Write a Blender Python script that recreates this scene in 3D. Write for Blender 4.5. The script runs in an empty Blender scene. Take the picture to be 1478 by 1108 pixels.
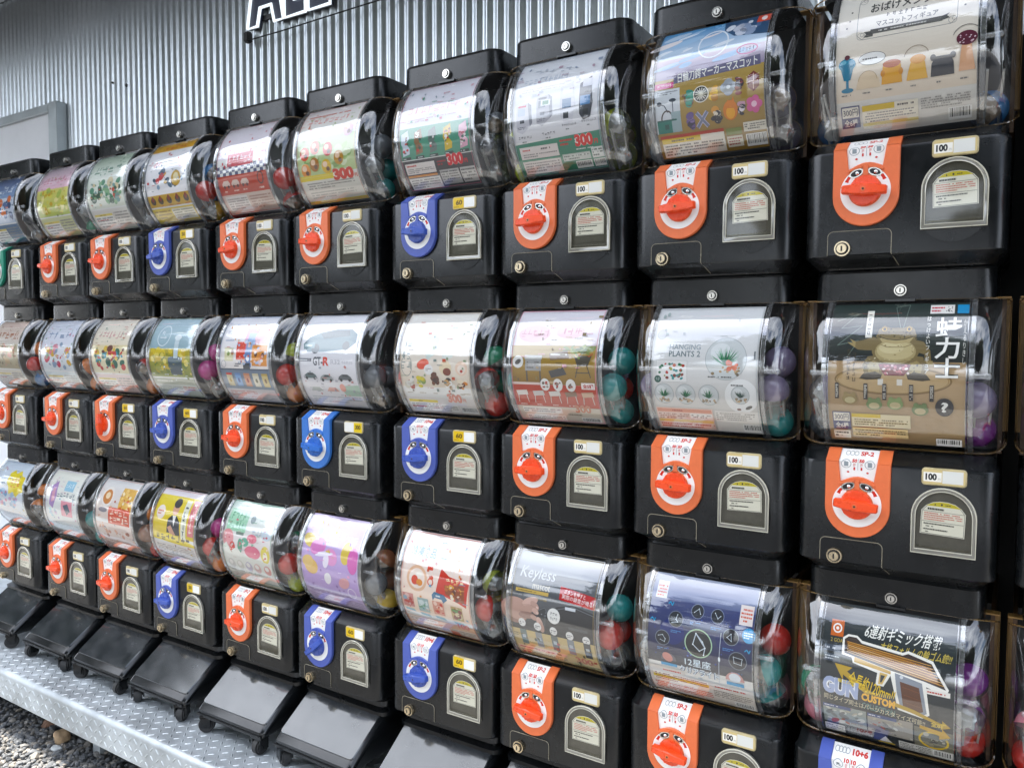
import bpy, bmesh, math, random
from mathutils import Vector, Matrix
from math import radians, sin, cos, pi, sqrt, tan

# ------------------------------------------------------------------ scene, camera, sky, sun, exposure
sc = bpy.context.scene
COL = sc.collection
LZ = 1.26            # height above the gravel of the middle row of hopper locks
PITCH_Z = 0.4638     # one machine stacked on the next
cam_d = bpy.data.cameras.new('camera'); cam = bpy.data.objects.new('camera', cam_d); COL.objects.link(cam)
cam.location = (0.14695, -1.29606, LZ - 0.07705)
cam.rotation_euler = (radians(86.8666), radians(-0.1973), radians(32.674))
cam_d.sensor_width = 36.0; cam_d.lens = 1132.872 / 1478 * 36; cam_d.clip_start = 0.02; cam_d.clip_end = 600
sc.camera = cam
SUN_EL, SUN_AZ = 62.0, 191.0     # azimuth from +X, counter-clockwise: nearly along the wall
SUNV = Vector((cos(radians(SUN_EL)) * cos(radians(SUN_AZ)), cos(radians(SUN_EL)) * sin(radians(SUN_AZ)), sin(radians(SUN_EL))))
world = bpy.data.worlds.new('World'); sc.world = world; world.use_nodes = True
wn = world.node_tree.nodes; wl = world.node_tree.links
bgn = wn['Background']; sky = wn.new('ShaderNodeTexSky'); sky.sky_type = 'NISHITA'; sky.sun_disc = False
sky.sun_elevation = radians(SUN_EL); sky.sun_rotation = radians(90 - SUN_AZ)
sky.air_density = 1.0; sky.dust_density = 3.0; sky.ozone_density = 1.0
# bright broken cloud, the same all round the sky
wtc = wn.new('ShaderNodeTexCoord'); wmp = wn.new('ShaderNodeMapping'); wmp.inputs['Scale'].default_value = (1.0, 1.0, 1.9); wl.new(wtc.outputs['Generated'], wmp.inputs[0])
wno = wn.new('ShaderNodeTexNoise'); wno.inputs['Scale'].default_value = 2.6; wno.inputs['Detail'].default_value = 8; wno.inputs['Roughness'].default_value = .56; wl.new(wmp.outputs[0], wno.inputs['Vector'])
wrp = wn.new('ShaderNodeValToRGB'); wrp.color_ramp.elements[0].position = .36; wrp.color_ramp.elements[1].position = .60; wl.new(wno.outputs['Fac'], wrp.inputs[0])
wmx = wn.new('ShaderNodeMixRGB'); wl.new(wrp.outputs[0], wmx.inputs[0]); wl.new(sky.outputs[0], wmx.inputs[1]); wmx.inputs[2].default_value = (9.2, 9.8, 10.8, 1)
wl.new(wmx.outputs[0], bgn.inputs[0]); bgn.inputs[1].default_value = 0.13
sd = bpy.data.lights.new('sun', 'SUN'); sun = bpy.data.objects.new('sun', sd); COL.objects.link(sun)
sd.energy = 3.6; sd.angle = radians(0.5); sd.color = (1.0, 0.95, 0.87)
sun.rotation_euler = SUNV.to_track_quat('Z', 'Y').to_euler(); sun.location = (0, 0, 6)
vs = sc.view_settings; vs.view_transform = 'Standard'; vs.look = 'None'; vs.exposure = 1.98; vs.gamma = 1.0; vs.use_curve_mapping = False
sc.cycles.transparent_max_bounces = 32; sc.cycles.max_bounces = 10; sc.cycles.glossy_bounces = 5; sc.cycles.caustics_reflective = False
sc.cycles.sample_clamp_indirect = 8.0

# ------------------------------------------------------------------ small helpers
RND = random.Random(7)
def lin(h):
    h = h.lstrip('#'); o = []
    for i in (0, 2, 4):
        c = int(h[i:i + 2], 16) / 255
        o.append(c / 12.92 if c <= .04045 else ((c + .055) / 1.055) ** 2.4)
    return (*o, 1.0)
MATS = {}
def mat(name, col=(.5, .5, .5), rough=.5, metal=0.0, spec=.5, coat=0.0, bump=None, vary=None):
    if name in MATS: return MATS[name]
    m = bpy.data.materials.new(name); m.use_nodes = True; n = m.node_tree.nodes; l = m.node_tree.links; b = n['Principled BSDF']
    b.inputs['Base Color'].default_value = (*col, 1); b.inputs['Roughness'].default_value = rough; b.inputs['Metallic'].default_value = metal
    b.inputs['Specular IOR Level'].default_value = spec; b.inputs['Coat Weight'].default_value = coat; b.inputs['Coat Roughness'].default_value = .08
    if bump or vary:
        tc = n.new('ShaderNodeTexCoord')
    if bump:
        t = n.new('ShaderNodeTexNoise'); t.inputs['Scale'].default_value = bump[0]; t.inputs['Detail'].default_value = 4
        l.new(tc.outputs['Object'], t.inputs['Vector'])
        u = n.new('ShaderNodeBump'); u.inputs['Strength'].default_value = bump[1]; u.inputs['Distance'].default_value = bump[2]
        l.new(t.outputs['Fac'], u.inputs['Height']); l.new(u.outputs[0], b.inputs['Normal'])
    if vary:                                     # (scale, colour spread, roughness spread)
        t2 = n.new('ShaderNodeTexNoise'); t2.inputs['Scale'].default_value = vary[0]; t2.inputs['Detail'].default_value = 6; t2.inputs['Roughness'].default_value = .65
        l.new(tc.outputs['Object'], t2.inputs['Vector'])
        r = n.new('ShaderNodeMapRange'); r.inputs[1].default_value = .3; r.inputs[2].default_value = .7
        r.inputs[3].default_value = 1 - vary[1]; r.inputs[4].default_value = 1 + vary[1]; l.new(t2.outputs['Fac'], r.inputs[0])
        mx = n.new('ShaderNodeVectorMath'); mx.operation = 'SCALE'; mx.inputs[0].default_value = col; l.new(r.outputs[0], mx.inputs['Scale'])
        l.new(mx.outputs[0], b.inputs['Base Color'])
        r2 = n.new('ShaderNodeMapRange'); r2.inputs[1].default_value = .3; r2.inputs[2].default_value = .7
        r2.inputs[3].default_value = max(.02, rough - vary[2]); r2.inputs[4].default_value = rough + vary[2]
        l.new(t2.outputs['Fac'], r2.inputs[0]); l.new(r2.outputs[0], b.inputs['Roughness'])
    MATS[name] = m; return m
def clear_mat(name, tint, ior=1.5, gain=1.8, rough=.03, haze=0.0, hazecol=(.8, .8, .8), bump=None):
    m = bpy.data.materials.new(name); m.use_nodes = True; n = m.node_tree.nodes; l = m.node_tree.links; n.clear()
    out = n.new('ShaderNodeOutputMaterial'); tr = n.new('ShaderNodeBsdfTransparent'); tr.inputs[0].default_value = (*tint, 1)
    gl = n.new('ShaderNodeBsdfGlossy'); gl.inputs['Roughness'].default_value = rough; gl.inputs['Color'].default_value = (1, 1, 1, 1)
    f0 = ((ior - 1) / (ior + 1)) ** 2        # Schlick reflectance, the same from either side of the thin wall
    fr = n.new('ShaderNodeLayerWeight'); fr.inputs['Blend'].default_value = .5
    pw = n.new('ShaderNodeMath'); pw.operation = 'POWER'; pw.inputs[1].default_value = 5; l.new(fr.outputs['Facing'], pw.inputs[0])
    ma = n.new('ShaderNodeMath'); ma.operation = 'MULTIPLY_ADD'; ma.inputs[1].default_value = 1 - f0; ma.inputs[2].default_value = f0; l.new(pw.outputs[0], ma.inputs[0])
    mu = n.new('ShaderNodeMath'); mu.operation = 'MULTIPLY'; mu.inputs[1].default_value = gain; mu.use_clamp = True; l.new(ma.outputs[0], mu.inputs[0])
    src = tr
    if haze > 0:
        df = n.new('ShaderNodeBsdfDiffuse'); df.inputs[0].default_value = (*hazecol, 1)
        mh = n.new('ShaderNodeMixShader'); mh.inputs[0].default_value = haze; l.new(tr.outputs[0], mh.inputs[1]); l.new(df.outputs[0], mh.inputs[2]); src = mh
    mx = n.new('ShaderNodeMixShader'); l.new(mu.outputs[0], mx.inputs[0]); l.new(src.outputs[0], mx.inputs[1]); l.new(gl.outputs[0], mx.inputs[2])
    if bump:
        tc = n.new('ShaderNodeTexCoord'); t = n.new('ShaderNodeTexNoise'); t.inputs['Scale'].default_value = bump[0]; t.inputs['Detail'].default_value = 3
        l.new(tc.outputs['Object'], t.inputs['Vector']); u = n.new('ShaderNodeBump'); u.inputs['Strength'].default_value = bump[1]; u.inputs['Distance'].default_value = bump[2]
        l.new(t.outputs['Fac'], u.inputs['Height']); l.new(u.outputs[0], gl.inputs['Normal']); l.new(u.outputs[0], fr.inputs['Normal'])
    l.new(mx.outputs[0], out.inputs[0]); MATS[name] = m; return m

def link(name, me, m, parent=None, loc=(0, 0, 0), rot=(0, 0, 0)):
    o = bpy.data.objects.new(name, me); COL.objects.link(o)
    if m is not None and not me.materials:
        for q in (m if isinstance(m, (list, tuple)) else [m]): me.materials.append(q)
    o.parent = parent; o.location = loc; o.rotation_euler = rot
    return o
def mesh_of(bm, name, smooth=None):
    bmesh.ops.recalc_face_normals(bm, faces=bm.faces)
    me = bpy.data.meshes.new(name); bm.to_mesh(me); bm.free()
    if smooth is not None:
        for p in me.polygons: p.use_smooth = True
        me.set_sharp_from_angle(angle=radians(smooth))
    return me
def empty(name, loc, label, cat, group=None, rz=0.0):
    o = bpy.data.objects.new(name, None); COL.objects.link(o); o.location = loc; o.rotation_euler = (0, 0, rz); o.empty_display_size = .05
    tag(o, label, cat, group); return o
def tag(o, label=None, cat=None, group=None, kind=None):
    if label: o['label'] = label
    if cat: o['category'] = cat
    if group: o['group'] = group
    if kind: o['kind'] = kind
    return o
def box(bm, x0, x1, y0, y1, z0, z1, mi=0):
    v = [bm.verts.new((x, y, z)) for x in (x0, x1) for y in (y0, y1) for z in (z0, z1)]
    for q in ((0, 1, 3, 2), (4, 6, 7, 5), (0, 4, 5, 1), (2, 3, 7, 6), (0, 2, 6, 4), (1, 5, 7, 3)):
        f = bm.faces.new([v[i] for i in q]); f.material_index = mi
    return v
def loft(bm, rings, r, nseg=6, back_r=.006, caps=True):
    """rings: (z, half width, front y, back y) rounded in plan with radius r at the front corners"""
    prev = None; first = None
    for (z, xh, yf, yb) in rings:
        pts = []
        for cx, cy, a0, rr in ((xh - r, yf + r, -90, r), (xh - back_r, yb - back_r, 0, back_r), (-xh + back_r, yb - back_r, 90, back_r), (-xh + r, yf + r, 180, r)):
            n = nseg if rr == r else 2
            for i in range(n + 1):
                a = radians(a0 + 90 * i / n); pts.append((cx + rr * cos(a), cy + rr * sin(a), z))
        ring = [bm.verts.new(p) for p in pts]
        if prev:
            k = len(ring)
            for i in range(k): bm.faces.new((prev[i], prev[(i + 1) % k], ring[(i + 1) % k], ring[i]))
        else: first = ring
        prev = ring
    if caps:
        bm.faces.new(prev); bm.faces.new(first[::-1])
def prism(bm, pts, y0, y1, mi=0, bevel=0.0):
    """outline in x,z extruded from y1 (back) to y0 (front)"""
    a = [bm.verts.new((x, y0 + bevel, z)) for x, z in pts]; b = [bm.verts.new((x, y1, z)) for x, z in pts]; k = len(pts)
    fs = []
    for i in range(k): fs.append(bm.faces.new((a[i], a[(i + 1) % k], b[(i + 1) % k], b[i])))
    fb = bm.faces.new(b[::-1]); ff = bm.faces.new(a); fs += [fb, ff]
    for f in fs: f.material_index = mi
    if bevel:
        bm.normal_update()
        r = bmesh.ops.inset_region(bm, faces=[ff], thickness=bevel, depth=0.0)
        for v in ff.verts: v.co.y -= bevel
        for f in r['faces']: f.material_index = mi
    return ff
def cyl(bm, c, r, y0, y1, n=20, mi=0, r1=None, axis='y'):
    r1 = r if r1 is None else r1; A = []; B = []
    for i in range(n):
        a = 2 * pi * i / n; ca, sa = cos(a), sin(a)
        if axis == 'y':
            A.append(bm.verts.new((c[0] + r * ca, y0, c[1] + r * sa))); B.append(bm.verts.new((c[0] + r1 * ca, y1, c[1] + r1 * sa)))
        elif axis == 'x':
            A.append(bm.verts.new((y0, c[0] + r * ca, c[1] + r * sa))); B.append(bm.verts.new((y1, c[0] + r1 * ca, c[1] + r1 * sa)))
        else:
            A.append(bm.verts.new((c[0] + r * ca, c[1] + r * sa, y0))); B.append(bm.verts.new((c[0] + r1 * ca, c[1] + r1 * sa, y1)))
    for i in range(n):
        f = bm.faces.new((A[i], A[(i + 1) % n], B[(i + 1) % n], B[i])); f.material_index = mi
    f = bm.faces.new(A); f.material_index = mi; f = bm.faces.new(B[::-1]); f.material_index = mi
def tube(bm, pts, r, n=6, mi=0, closed=False):
    rings = []; k = len(pts); P = [Vector(p) for p in pts]
    for i in range(k):
        t = (P[(i + 1) % k] - P[i - 1]) if closed else (P[min(i + 1, k - 1)] - P[max(i - 1, 0)])
        t.normalize(); up = Vector((0, 1, 0)) if abs(t.y) < .9 else Vector((1, 0, 0)); a = t.cross(up).normalized(); b = t.cross(a)
        rings.append([bm.verts.new(P[i] + r * (a * cos(2 * pi * j / n) + b * sin(2 * pi * j / n))) for j in range(n)])
    for i in range(k if closed else k - 1):
        A, B = rings[i], rings[(i + 1) % k]
        for j in range(n):
            f = bm.faces.new((A[j], A[(j + 1) % n], B[(j + 1) % n], B[j])); f.material_index = mi
    if not closed:
        for q in (rings[0], rings[-1]):
            f = bm.faces.new(q); f.material_index = mi
def sphere(bm, c, r, mi=0, sub=2, sc3=(1, 1, 1)):
    m = Matrix.Translation(c) @ Matrix.Diagonal((*[s * r for s in sc3], 1))
    g = bmesh.ops.create_icosphere(bm, subdivisions=sub, radius=1, matrix=m)
    fs = {f for v in g['verts'] for f in v.link_faces}
    for f in fs: f.material_index = mi

# ------------------------------------------------------------------ materials
black = mat('black_plastic', (.0042, .005, .0057), .27, spec=.40, bump=(900, .25, .0004), vary=(9, .25, .07))
black2 = mat('black_gloss_plastic', (.007, .008, .009), .22, bump=(700, .15, .0003), vary=(14, .2, .06))
lidm = mat('black_lid_plastic', (.018, .021, .024), .20, coat=.9, bump=(60, .12, .0006), vary=(22, .25, .08))
rubber = mat('black_rubber', (.018, .018, .018), .6)
inner = mat('hopper_interior', (.006, .006, .007), .5)
steel = mat('lock_steel', (.62, .60, .55), .25, 1.0, vary=(60, .25, .1))
brass = mat('lock_brass', (.60, .50, .34), .28, 1.0, vary=(60, .25, .1))
chrome = mat('coin_chrome', (.75, .75, .76), .12, 1.0)
amber = mat('aged_amber_frame', (.36, .20, .055), .45, vary=(30, .3, .1))
wood = mat('brown_backing_board', (.30, .135, .045), .6, bump=(40, .3, .001), vary=(6, .3, .1))
def dusty(m, amount, scale=38, lo=.52, hi=.80):
    n = m.node_tree.nodes; l = m.node_tree.links; b = n['Principled BSDF']; tc = n.new('ShaderNodeTexCoord'); oi = n.new('ShaderNodeObjectInfo')
    ad = n.new('ShaderNodeVectorMath'); ad.operation = 'ADD'; l.new(tc.outputs['Object'], ad.inputs[0]); l.new(oi.outputs['Location'], ad.inputs[1])
    t = n.new('ShaderNodeTexNoise'); t.inputs['Scale'].default_value = scale; t.inputs['Detail'].default_value = 9; t.inputs['Roughness'].default_value = .75; l.new(ad.outputs[0], t.inputs['Vector'])
    mp = n.new('ShaderNodeMapping'); mp.inputs['Scale'].default_value = (6, 6, 190); mp.inputs['Rotation'].default_value = (0, .5, .2); l.new(ad.outputs[0], mp.inputs[0])
    s = n.new('ShaderNodeTexNoise'); s.inputs['Scale'].default_value = 3; s.inputs['Detail'].default_value = 2; l.new(mp.outputs[0], s.inputs['Vector'])
    r = n.new('ShaderNodeMapRange'); r.inputs[1].default_value = lo; r.inputs[2].default_value = hi; r.inputs[3].default_value = 0; r.inputs[4].default_value = amount; l.new(t.outputs['Fac'], r.inputs[0])
    r2 = n.new('ShaderNodeMapRange'); r2.inputs[1].default_value = .72; r2.inputs[2].default_value = .80; r2.inputs[3].default_value = 0; r2.inputs[4].default_value = amount * .8; l.new(s.outputs['Fac'], r2.inputs[0])
    sm = n.new('ShaderNodeMath'); sm.operation = 'ADD'; sm.use_clamp = True; l.new(r.outputs[0], sm.inputs[0]); l.new(r2.outputs[0], sm.inputs[1])
    mx = n.new('ShaderNodeMixRGB'); old = b.inputs['Base Color'].links[0].from_socket if b.inputs['Base Color'].links else None
    if old: l.new(old, mx.inputs[1])
    else: mx.inputs[1].default_value = b.inputs['Base Color'].default_value
    mx.inputs[2].default_value = (.42, .40, .36, 1); l.new(sm.outputs[0], mx.inputs[0]); l.new(mx.outputs[0], b.inputs['Base Color'])
dusty(black, .03); dusty(black2, .04); dusty(lidm, .06, 25)
white_pl = mat('white_plastic', (.74, .74, .72), .35, vary=(80, .08, .05))
edge_glint = mat('edge_highlight_line', (.30, .27, .20), .35, .3)  # highlight along the coin box door edge, painted as a pale line
olive = mat('chute_interior', (.05, .047, .038), .5, vary=(60, .3, .1))
clear = clear_mat('clear_hopper_plastic', (.95, .96, .96), 1.55, 2.1, .045, haze=.003, bump=(5, .05, .004))
clear_rib = clear_mat('clear_rib_plastic', (.90, .91, .91), 1.55, 2.6, .05, haze=.05)
clear_pin = clear_mat('clear_pin_plastic', (.92, .93, .94), 1.55, 2.6, .06, haze=.14)
fin_m = clear_mat('milky_guide_fin', (.8, .8, .78), 1.5, 1.6, .15, haze=.32, hazecol=(.78, .78, .74))
door_frame_m = clear_mat('aged_clear_door_rim', (.62, .59, .48), 1.5, 2.6, .08, haze=.36, hazecol=(.50, .48, .40))
door_glint_m = clear_mat('aged_door_edge_highlight', (.8, .76, .62), 1.5, 2.4, .06, haze=.75, hazecol=(.70, .67, .54))  # paler tubes paint the highlights along the door rim
door_pane_m = clear_mat('aged_clear_door', (.86, .85, .78), 1.5, 1.3, .05, haze=.02, hazecol=(.6, .57, .45))
DIAL = {'orange': ((.70, .15, .045), (.80, .07, .012)), 'blue': ((.065, .10, .38), (.04, .085, .38)),
        'sky blue': ((.035, .16, .50), (.02, .13, .48)), 'green': ((.012, .22, .14), (.01, .18, .11))}
for k, (a, b) in DIAL.items():
    mat('dial_plate_' + k, a, .42, bump=(1200, .2, .0003), vary=(40, .08, .05)); mat('dial_knob_' + k, b, .28, vary=(40, .08, .05))
def print_mat(name, rough):
    m = bpy.data.materials.new(name); m.use_nodes = True; n = m.node_tree.nodes; b = n['Principled BSDF']
    a = n.new('ShaderNodeVertexColor'); a.layer_name = 'ink'; hs = n.new('ShaderNodeHueSaturation'); hs.inputs['Saturation'].default_value = 1.14; hs.inputs['Value'].default_value = .95; m.node_tree.links.new(a.outputs[0], hs.inputs['Color']); m.node_tree.links.new(hs.outputs[0], b.inputs['Base Color'])
    b.inputs['Roughness'].default_value = rough; b.inputs['Specular IOR Level'].default_value = .4; MATS[name] = m; return m
ink = print_mat('printed_ink', .38)
# ------------------------------------------------------------------ flat print: lettering and pictures in ink on paper
TXT = {}
def text_geo(s, bold, lead=1.0):
    k = (s, bold, lead)
    if k in TXT: return TXT[k]
    cu = bpy.data.curves.new('lettering', 'FONT'); cu.body = s; cu.size = 1; cu.offset = bold; cu.resolution_u = 2 if len(s) > 4 else 3
    cu.space_line = lead; cu.align_x = 'CENTER'
    ob = bpy.data.objects.new('lettering', cu); COL.objects.link(ob)
    me = bpy.data.meshes.new_from_object(ob.evaluated_get(bpy.context.evaluated_depsgraph_get()))
    vs = [tuple(v.co[:2]) for v in me.vertices]; fs = [tuple(p.vertices) for p in me.polygons]
    bpy.data.objects.remove(ob); bpy.data.curves.remove(cu); bpy.data.meshes.remove(me)
    if vs:
        x0 = min(v[0] for v in vs); x1 = max(v[0] for v in vs); y0 = min(v[1] for v in vs); y1 = max(v[1] for v in vs)
        vs = [((x - x0) / max(x1 - x0, 1e-6), (y - y0) / max(y1 - y0, 1e-6)) for x, y in vs]
    TXT[k] = (vs, fs); return TXT[k]
class Ink:
    """collects flat shapes: u to the right, w downwards; every call is a new, slightly prouder layer"""
    def __init__(s, step=1.0): s.V = []; s.F = []; s.C = []; s.lay = 0; s.r = random.Random(3)
    def _add(s, pts, faces, cols):
        b = len(s.V); s.V += [(u, w, s.lay) for u, w in pts]
        for f in faces:
            s.F.append([b + i for i in f]); s.C.append([cols[i] if isinstance(cols, list) else cols for i in f])
    def up(s): s.lay += 1
    def R(s, u0, w0, u1, w1, c, c2=None, up=True):
        if up: s.up()
        a = lin(c); b = lin(c2) if c2 else a
        s._add([(u0, w0), (u1, w0), (u1, w1), (u0, w1)], [(3, 2, 1, 0)], [a, a, b, b]); return s
    def P(s, pts, c, up=True):
        if up: s.up()
        s._add(pts, [tuple(range(len(pts)))], lin(c)); return s
    def E(s, u, w, ru, rw, c, n=20, up=True, rot=0, a0=0, a1=360):
        if up: s.up()
        ca, sa = cos(radians(rot)), sin(radians(rot)); pts = []
        full = a1 - a0 >= 360
        for i in range(n if full else n + 1):
            a = radians(a0 + (a1 - a0) * i / n); x, y = ru * cos(a), rw * sin(a); pts.append((u + x * ca - y * sa, w + x * sa + y * ca))
        s._add(pts, [tuple(range(len(pts)))], lin(c)); return s
    def O(s, u, w, r, th, c, n=28, rw=None, a0=0, a1=360, up=True):
        if up: s.up()
        rw = rw or r; pts = []; fs = []
        for i in range(n + 1):
            a = radians(a0 + (a1 - a0) * i / n); pts += [(u + r * cos(a), w + rw * sin(a)), (u + (r - th) * cos(a), w + (rw - th) * sin(a))]
        for i in range(n): fs.append((2 * i, 2 * i + 1, 2 * i + 3, 2 * i + 2))
        s._add(pts, fs, lin(c)); return s
    def L(s, pts, th, c, up=True):
        if up: s.up()
        for (a, b), (d, e) in zip(pts, pts[1:]):
            l = sqrt((d - a) ** 2 + (e - b) ** 2) or 1; x, y = -(e - b) / l * th / 2, (d - a) / l * th / 2
            s._add([(a + x, b + y), (d + x, e + y), (d - x, e - y), (a - x, b - y)], [(0, 1, 2, 3)], lin(c))
        return s
    def box(s, u0, w0, u1, w1, th, c): return s.L([(u0, w0), (u1, w0), (u1, w1), (u0, w1), (u0, w0)], th, c)
    def T(s, u0, w0, u1, w1, t, c, bold=.0, rot=0, lead=1.0, outline=None, ob=.05, slant=0):
        if len(t.replace('\n', '')) > 3 and any(ord(ch) > 0x4e00 for ch in t): bold *= .3; ob *= .6
        if outline: s.T(u0, w0, u1, w1, t, outline, bold + ob, rot, lead, None, 0, slant)
        s.up(); vs, fs = text_geo(t, bold, lead); cu, cw = (u0 + u1) / 2, (w0 + w1) / 2; ca, sa = cos(radians(rot)), sin(radians(rot)); pts = []
        for x, y in vs:
            a = (x - .5) * (u1 - u0) + slant * (y - .5); b = (.5 - y) * (w1 - w0); pts.append((cu + a * ca - b * sa, cw + a * sa + b * ca))
        s._add(pts, fs, lin(c)); return s
    def fine(s, u0, w0, u1, w1, c, rows, fill=.9, th=.5):
        """print too small to read: rows of broken strokes"""
        s.up(); h = (w1 - w0) / rows
        for i in range(rows):
            y = w0 + h * (i + .25); x = u0; end = u0 + (u1 - u0) * (1 if i < rows - 1 else s.r.uniform(.4, .9))
            while x < end - .3:
                d = min(s.r.uniform(.5, 2.2), end - x)
                if s.r.random() < fill: s._add([(x, y), (x + d, y), (x + d, y + h * th), (x, y + h * th)], [(0, 1, 2, 3)], lin(c))
                x += d + .35
        return s
    def G(s, u0, w0, u1, w1, n, rows, c):
        """lettering the photograph does not let one read: stroke clusters of the same size and colour"""
        s.up(); cw, ch = (u1 - u0) / n, (w1 - w0) / rows; k = lin(c)
        for i in range(n):
            for j in range(rows):
                x, y = u0 + i * cw + cw * .08, w0 + j * ch + ch * .06; a, b = cw * .84, ch * .88; t = min(a, b) * .17
                for q in range(3):
                    if s.r.random() < .6:
                        f = s.r.uniform(0, .85) * b; e = s.r.uniform(.5, 1) * a; s._add([(x, y + f), (x + e, y + f), (x + e, y + f + t), (x, y + f + t)], [(0, 1, 2, 3)], k)
                    else:
                        f = s.r.uniform(.05, .8) * a; e = s.r.uniform(.5, 1) * b; s._add([(x + f, y), (x + f + t, y), (x + f + t * .6, y + e), (x + f - t * .4, y + e)], [(0, 1, 2, 3)], k)
        return s
    def S(s, u0, w0, u1, w1, n, cols, r0, r1, seed=1, sq=.8):
        rr = random.Random(seed)
        for i in range(n):
            r = rr.uniform(r0, r1); s.E(rr.uniform(u0 + r, u1 - r), rr.uniform(w0 + r * sq, w1 - r * sq), r, r * rr.uniform(.5, 1) * sq / .8, rr.choice(cols), 10, rot=rr.uniform(-40, 40), up=(i % 6 == 0))
        return s
    def mesh(s, name, fn, cuts=None, axis_lim=None, flip=False):
        bm = bmesh.new(); cl = bm.loops.layers.float_color.new('ink')
        vv = [bm.verts.new(p) for p in s.V]
        for f, c in zip(s.F, s.C):
            if len(set(f)) < 3: continue
            try: fa = bm.faces.new([vv[i] for i in f])
            except ValueError: continue
            for lp, k in zip(fa.loops, c): lp[cl] = k
        if cuts:
            for w in cuts:
                bmesh.ops.bisect_plane(bm, geom=bm.verts[:] + bm.edges[:] + bm.faces[:], dist=1e-5, plane_co=(0, w, 0), plane_no=(0, 1, 0))
        big = [f for f in bm.faces if len(f.verts) > 4]
        if big: bmesh.ops.triangulate(bm, faces=big)
        for f in bm.faces:
            if f.normal.z != 0: pass
        for v in bm.verts: v.co = fn(v.co.x, v.co.y, v.co.z)
        bm.normal_update()
        for f in bm.faces:
            if f.normal.y > 0: f.normal_flip()
        me = bpy.data.meshes.new(name); bm.to_mesh(me); bm.free(); return me

# hopper curve seen from the side: an arc bulging towards the viewer
ARC_Z, ARC_R, ARC_Y = -.124, .145, .100
def arc_y(z, dr=0.0): return ARC_Y - sqrt(max((ARC_R + dr) ** 2 - (z - ARC_Z) ** 2, 1e-6))
CU = .0018; CW0, CW1 = -3.0, 115.5      # card units; card runs w 0..115 down the hopper
def card_pt(u, w, lay):
    z = -.0205 - w * CU; x = (u - 50) * CU
    n = Vector((0, ARC_Y, ARC_Z)); d = Vector((0, arc_y(z, -.0022), z)) - n; d.normalize()
    p = Vector((0, arc_y(z, -.0022), z)) + d * (lay * .000018 + .0002); return (x, p.y, p.z)
CUTS = [2.5 * i for i in range(-1, 47)]
def warn(c, u0=4, w0=97, u1=52, w1=112, bg='#f1efe9', bar='#e8d36a', red='#c9605a'):
    c.R(u0, w0, u1, w1, bg).R(u0, w0, u1, w0 + 3, bar).fine(u0 + 14, w0 + .8, u1 - 14, w0 + 2.6, '#6a5a30', 1)
    c.fine(u0 + 1.5, w0 + 4, u1 - 2, w1 - 1, '#8b8a88', 4); c.fine(u0 + 1.5, w0 + 7, u1 - 12, w0 + 9.5, red, 1)
def barcode(c, u0, w0, u1, w1):
    c.R(u0, w0, u1, w1, '#f4f3f0'); c.up(); x = u0 + 1; rr = random.Random(int(u0 * 7 + w0))
    while x < u1 - 1:
        d = rr.choice((.3, .5, .8)); c.R(x, w0 + .6, min(x + d, u1 - .5), w1 - 1.8, '#222222', up=False); x += d + rr.choice((.4, .6))
def yen(c, u0, w0, n='300', k='6', box='#454a72', bg='#e9e4d8'):
    c.R(u0, w0, u0 + 14, w0 + 15, box).R(u0 + .7, w0 + .8, u0 + 13.3, w0 + 8, bg).T(u0 + 1.5, w0 + 2, u0 + 12.5, w0 + 7, n + '円', '#33364f', .02).T(u0 + 2, w0 + 9.2, u0 + 12, w0 + 14, '全' + k + '種', '#f2f0ea', .02)
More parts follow.
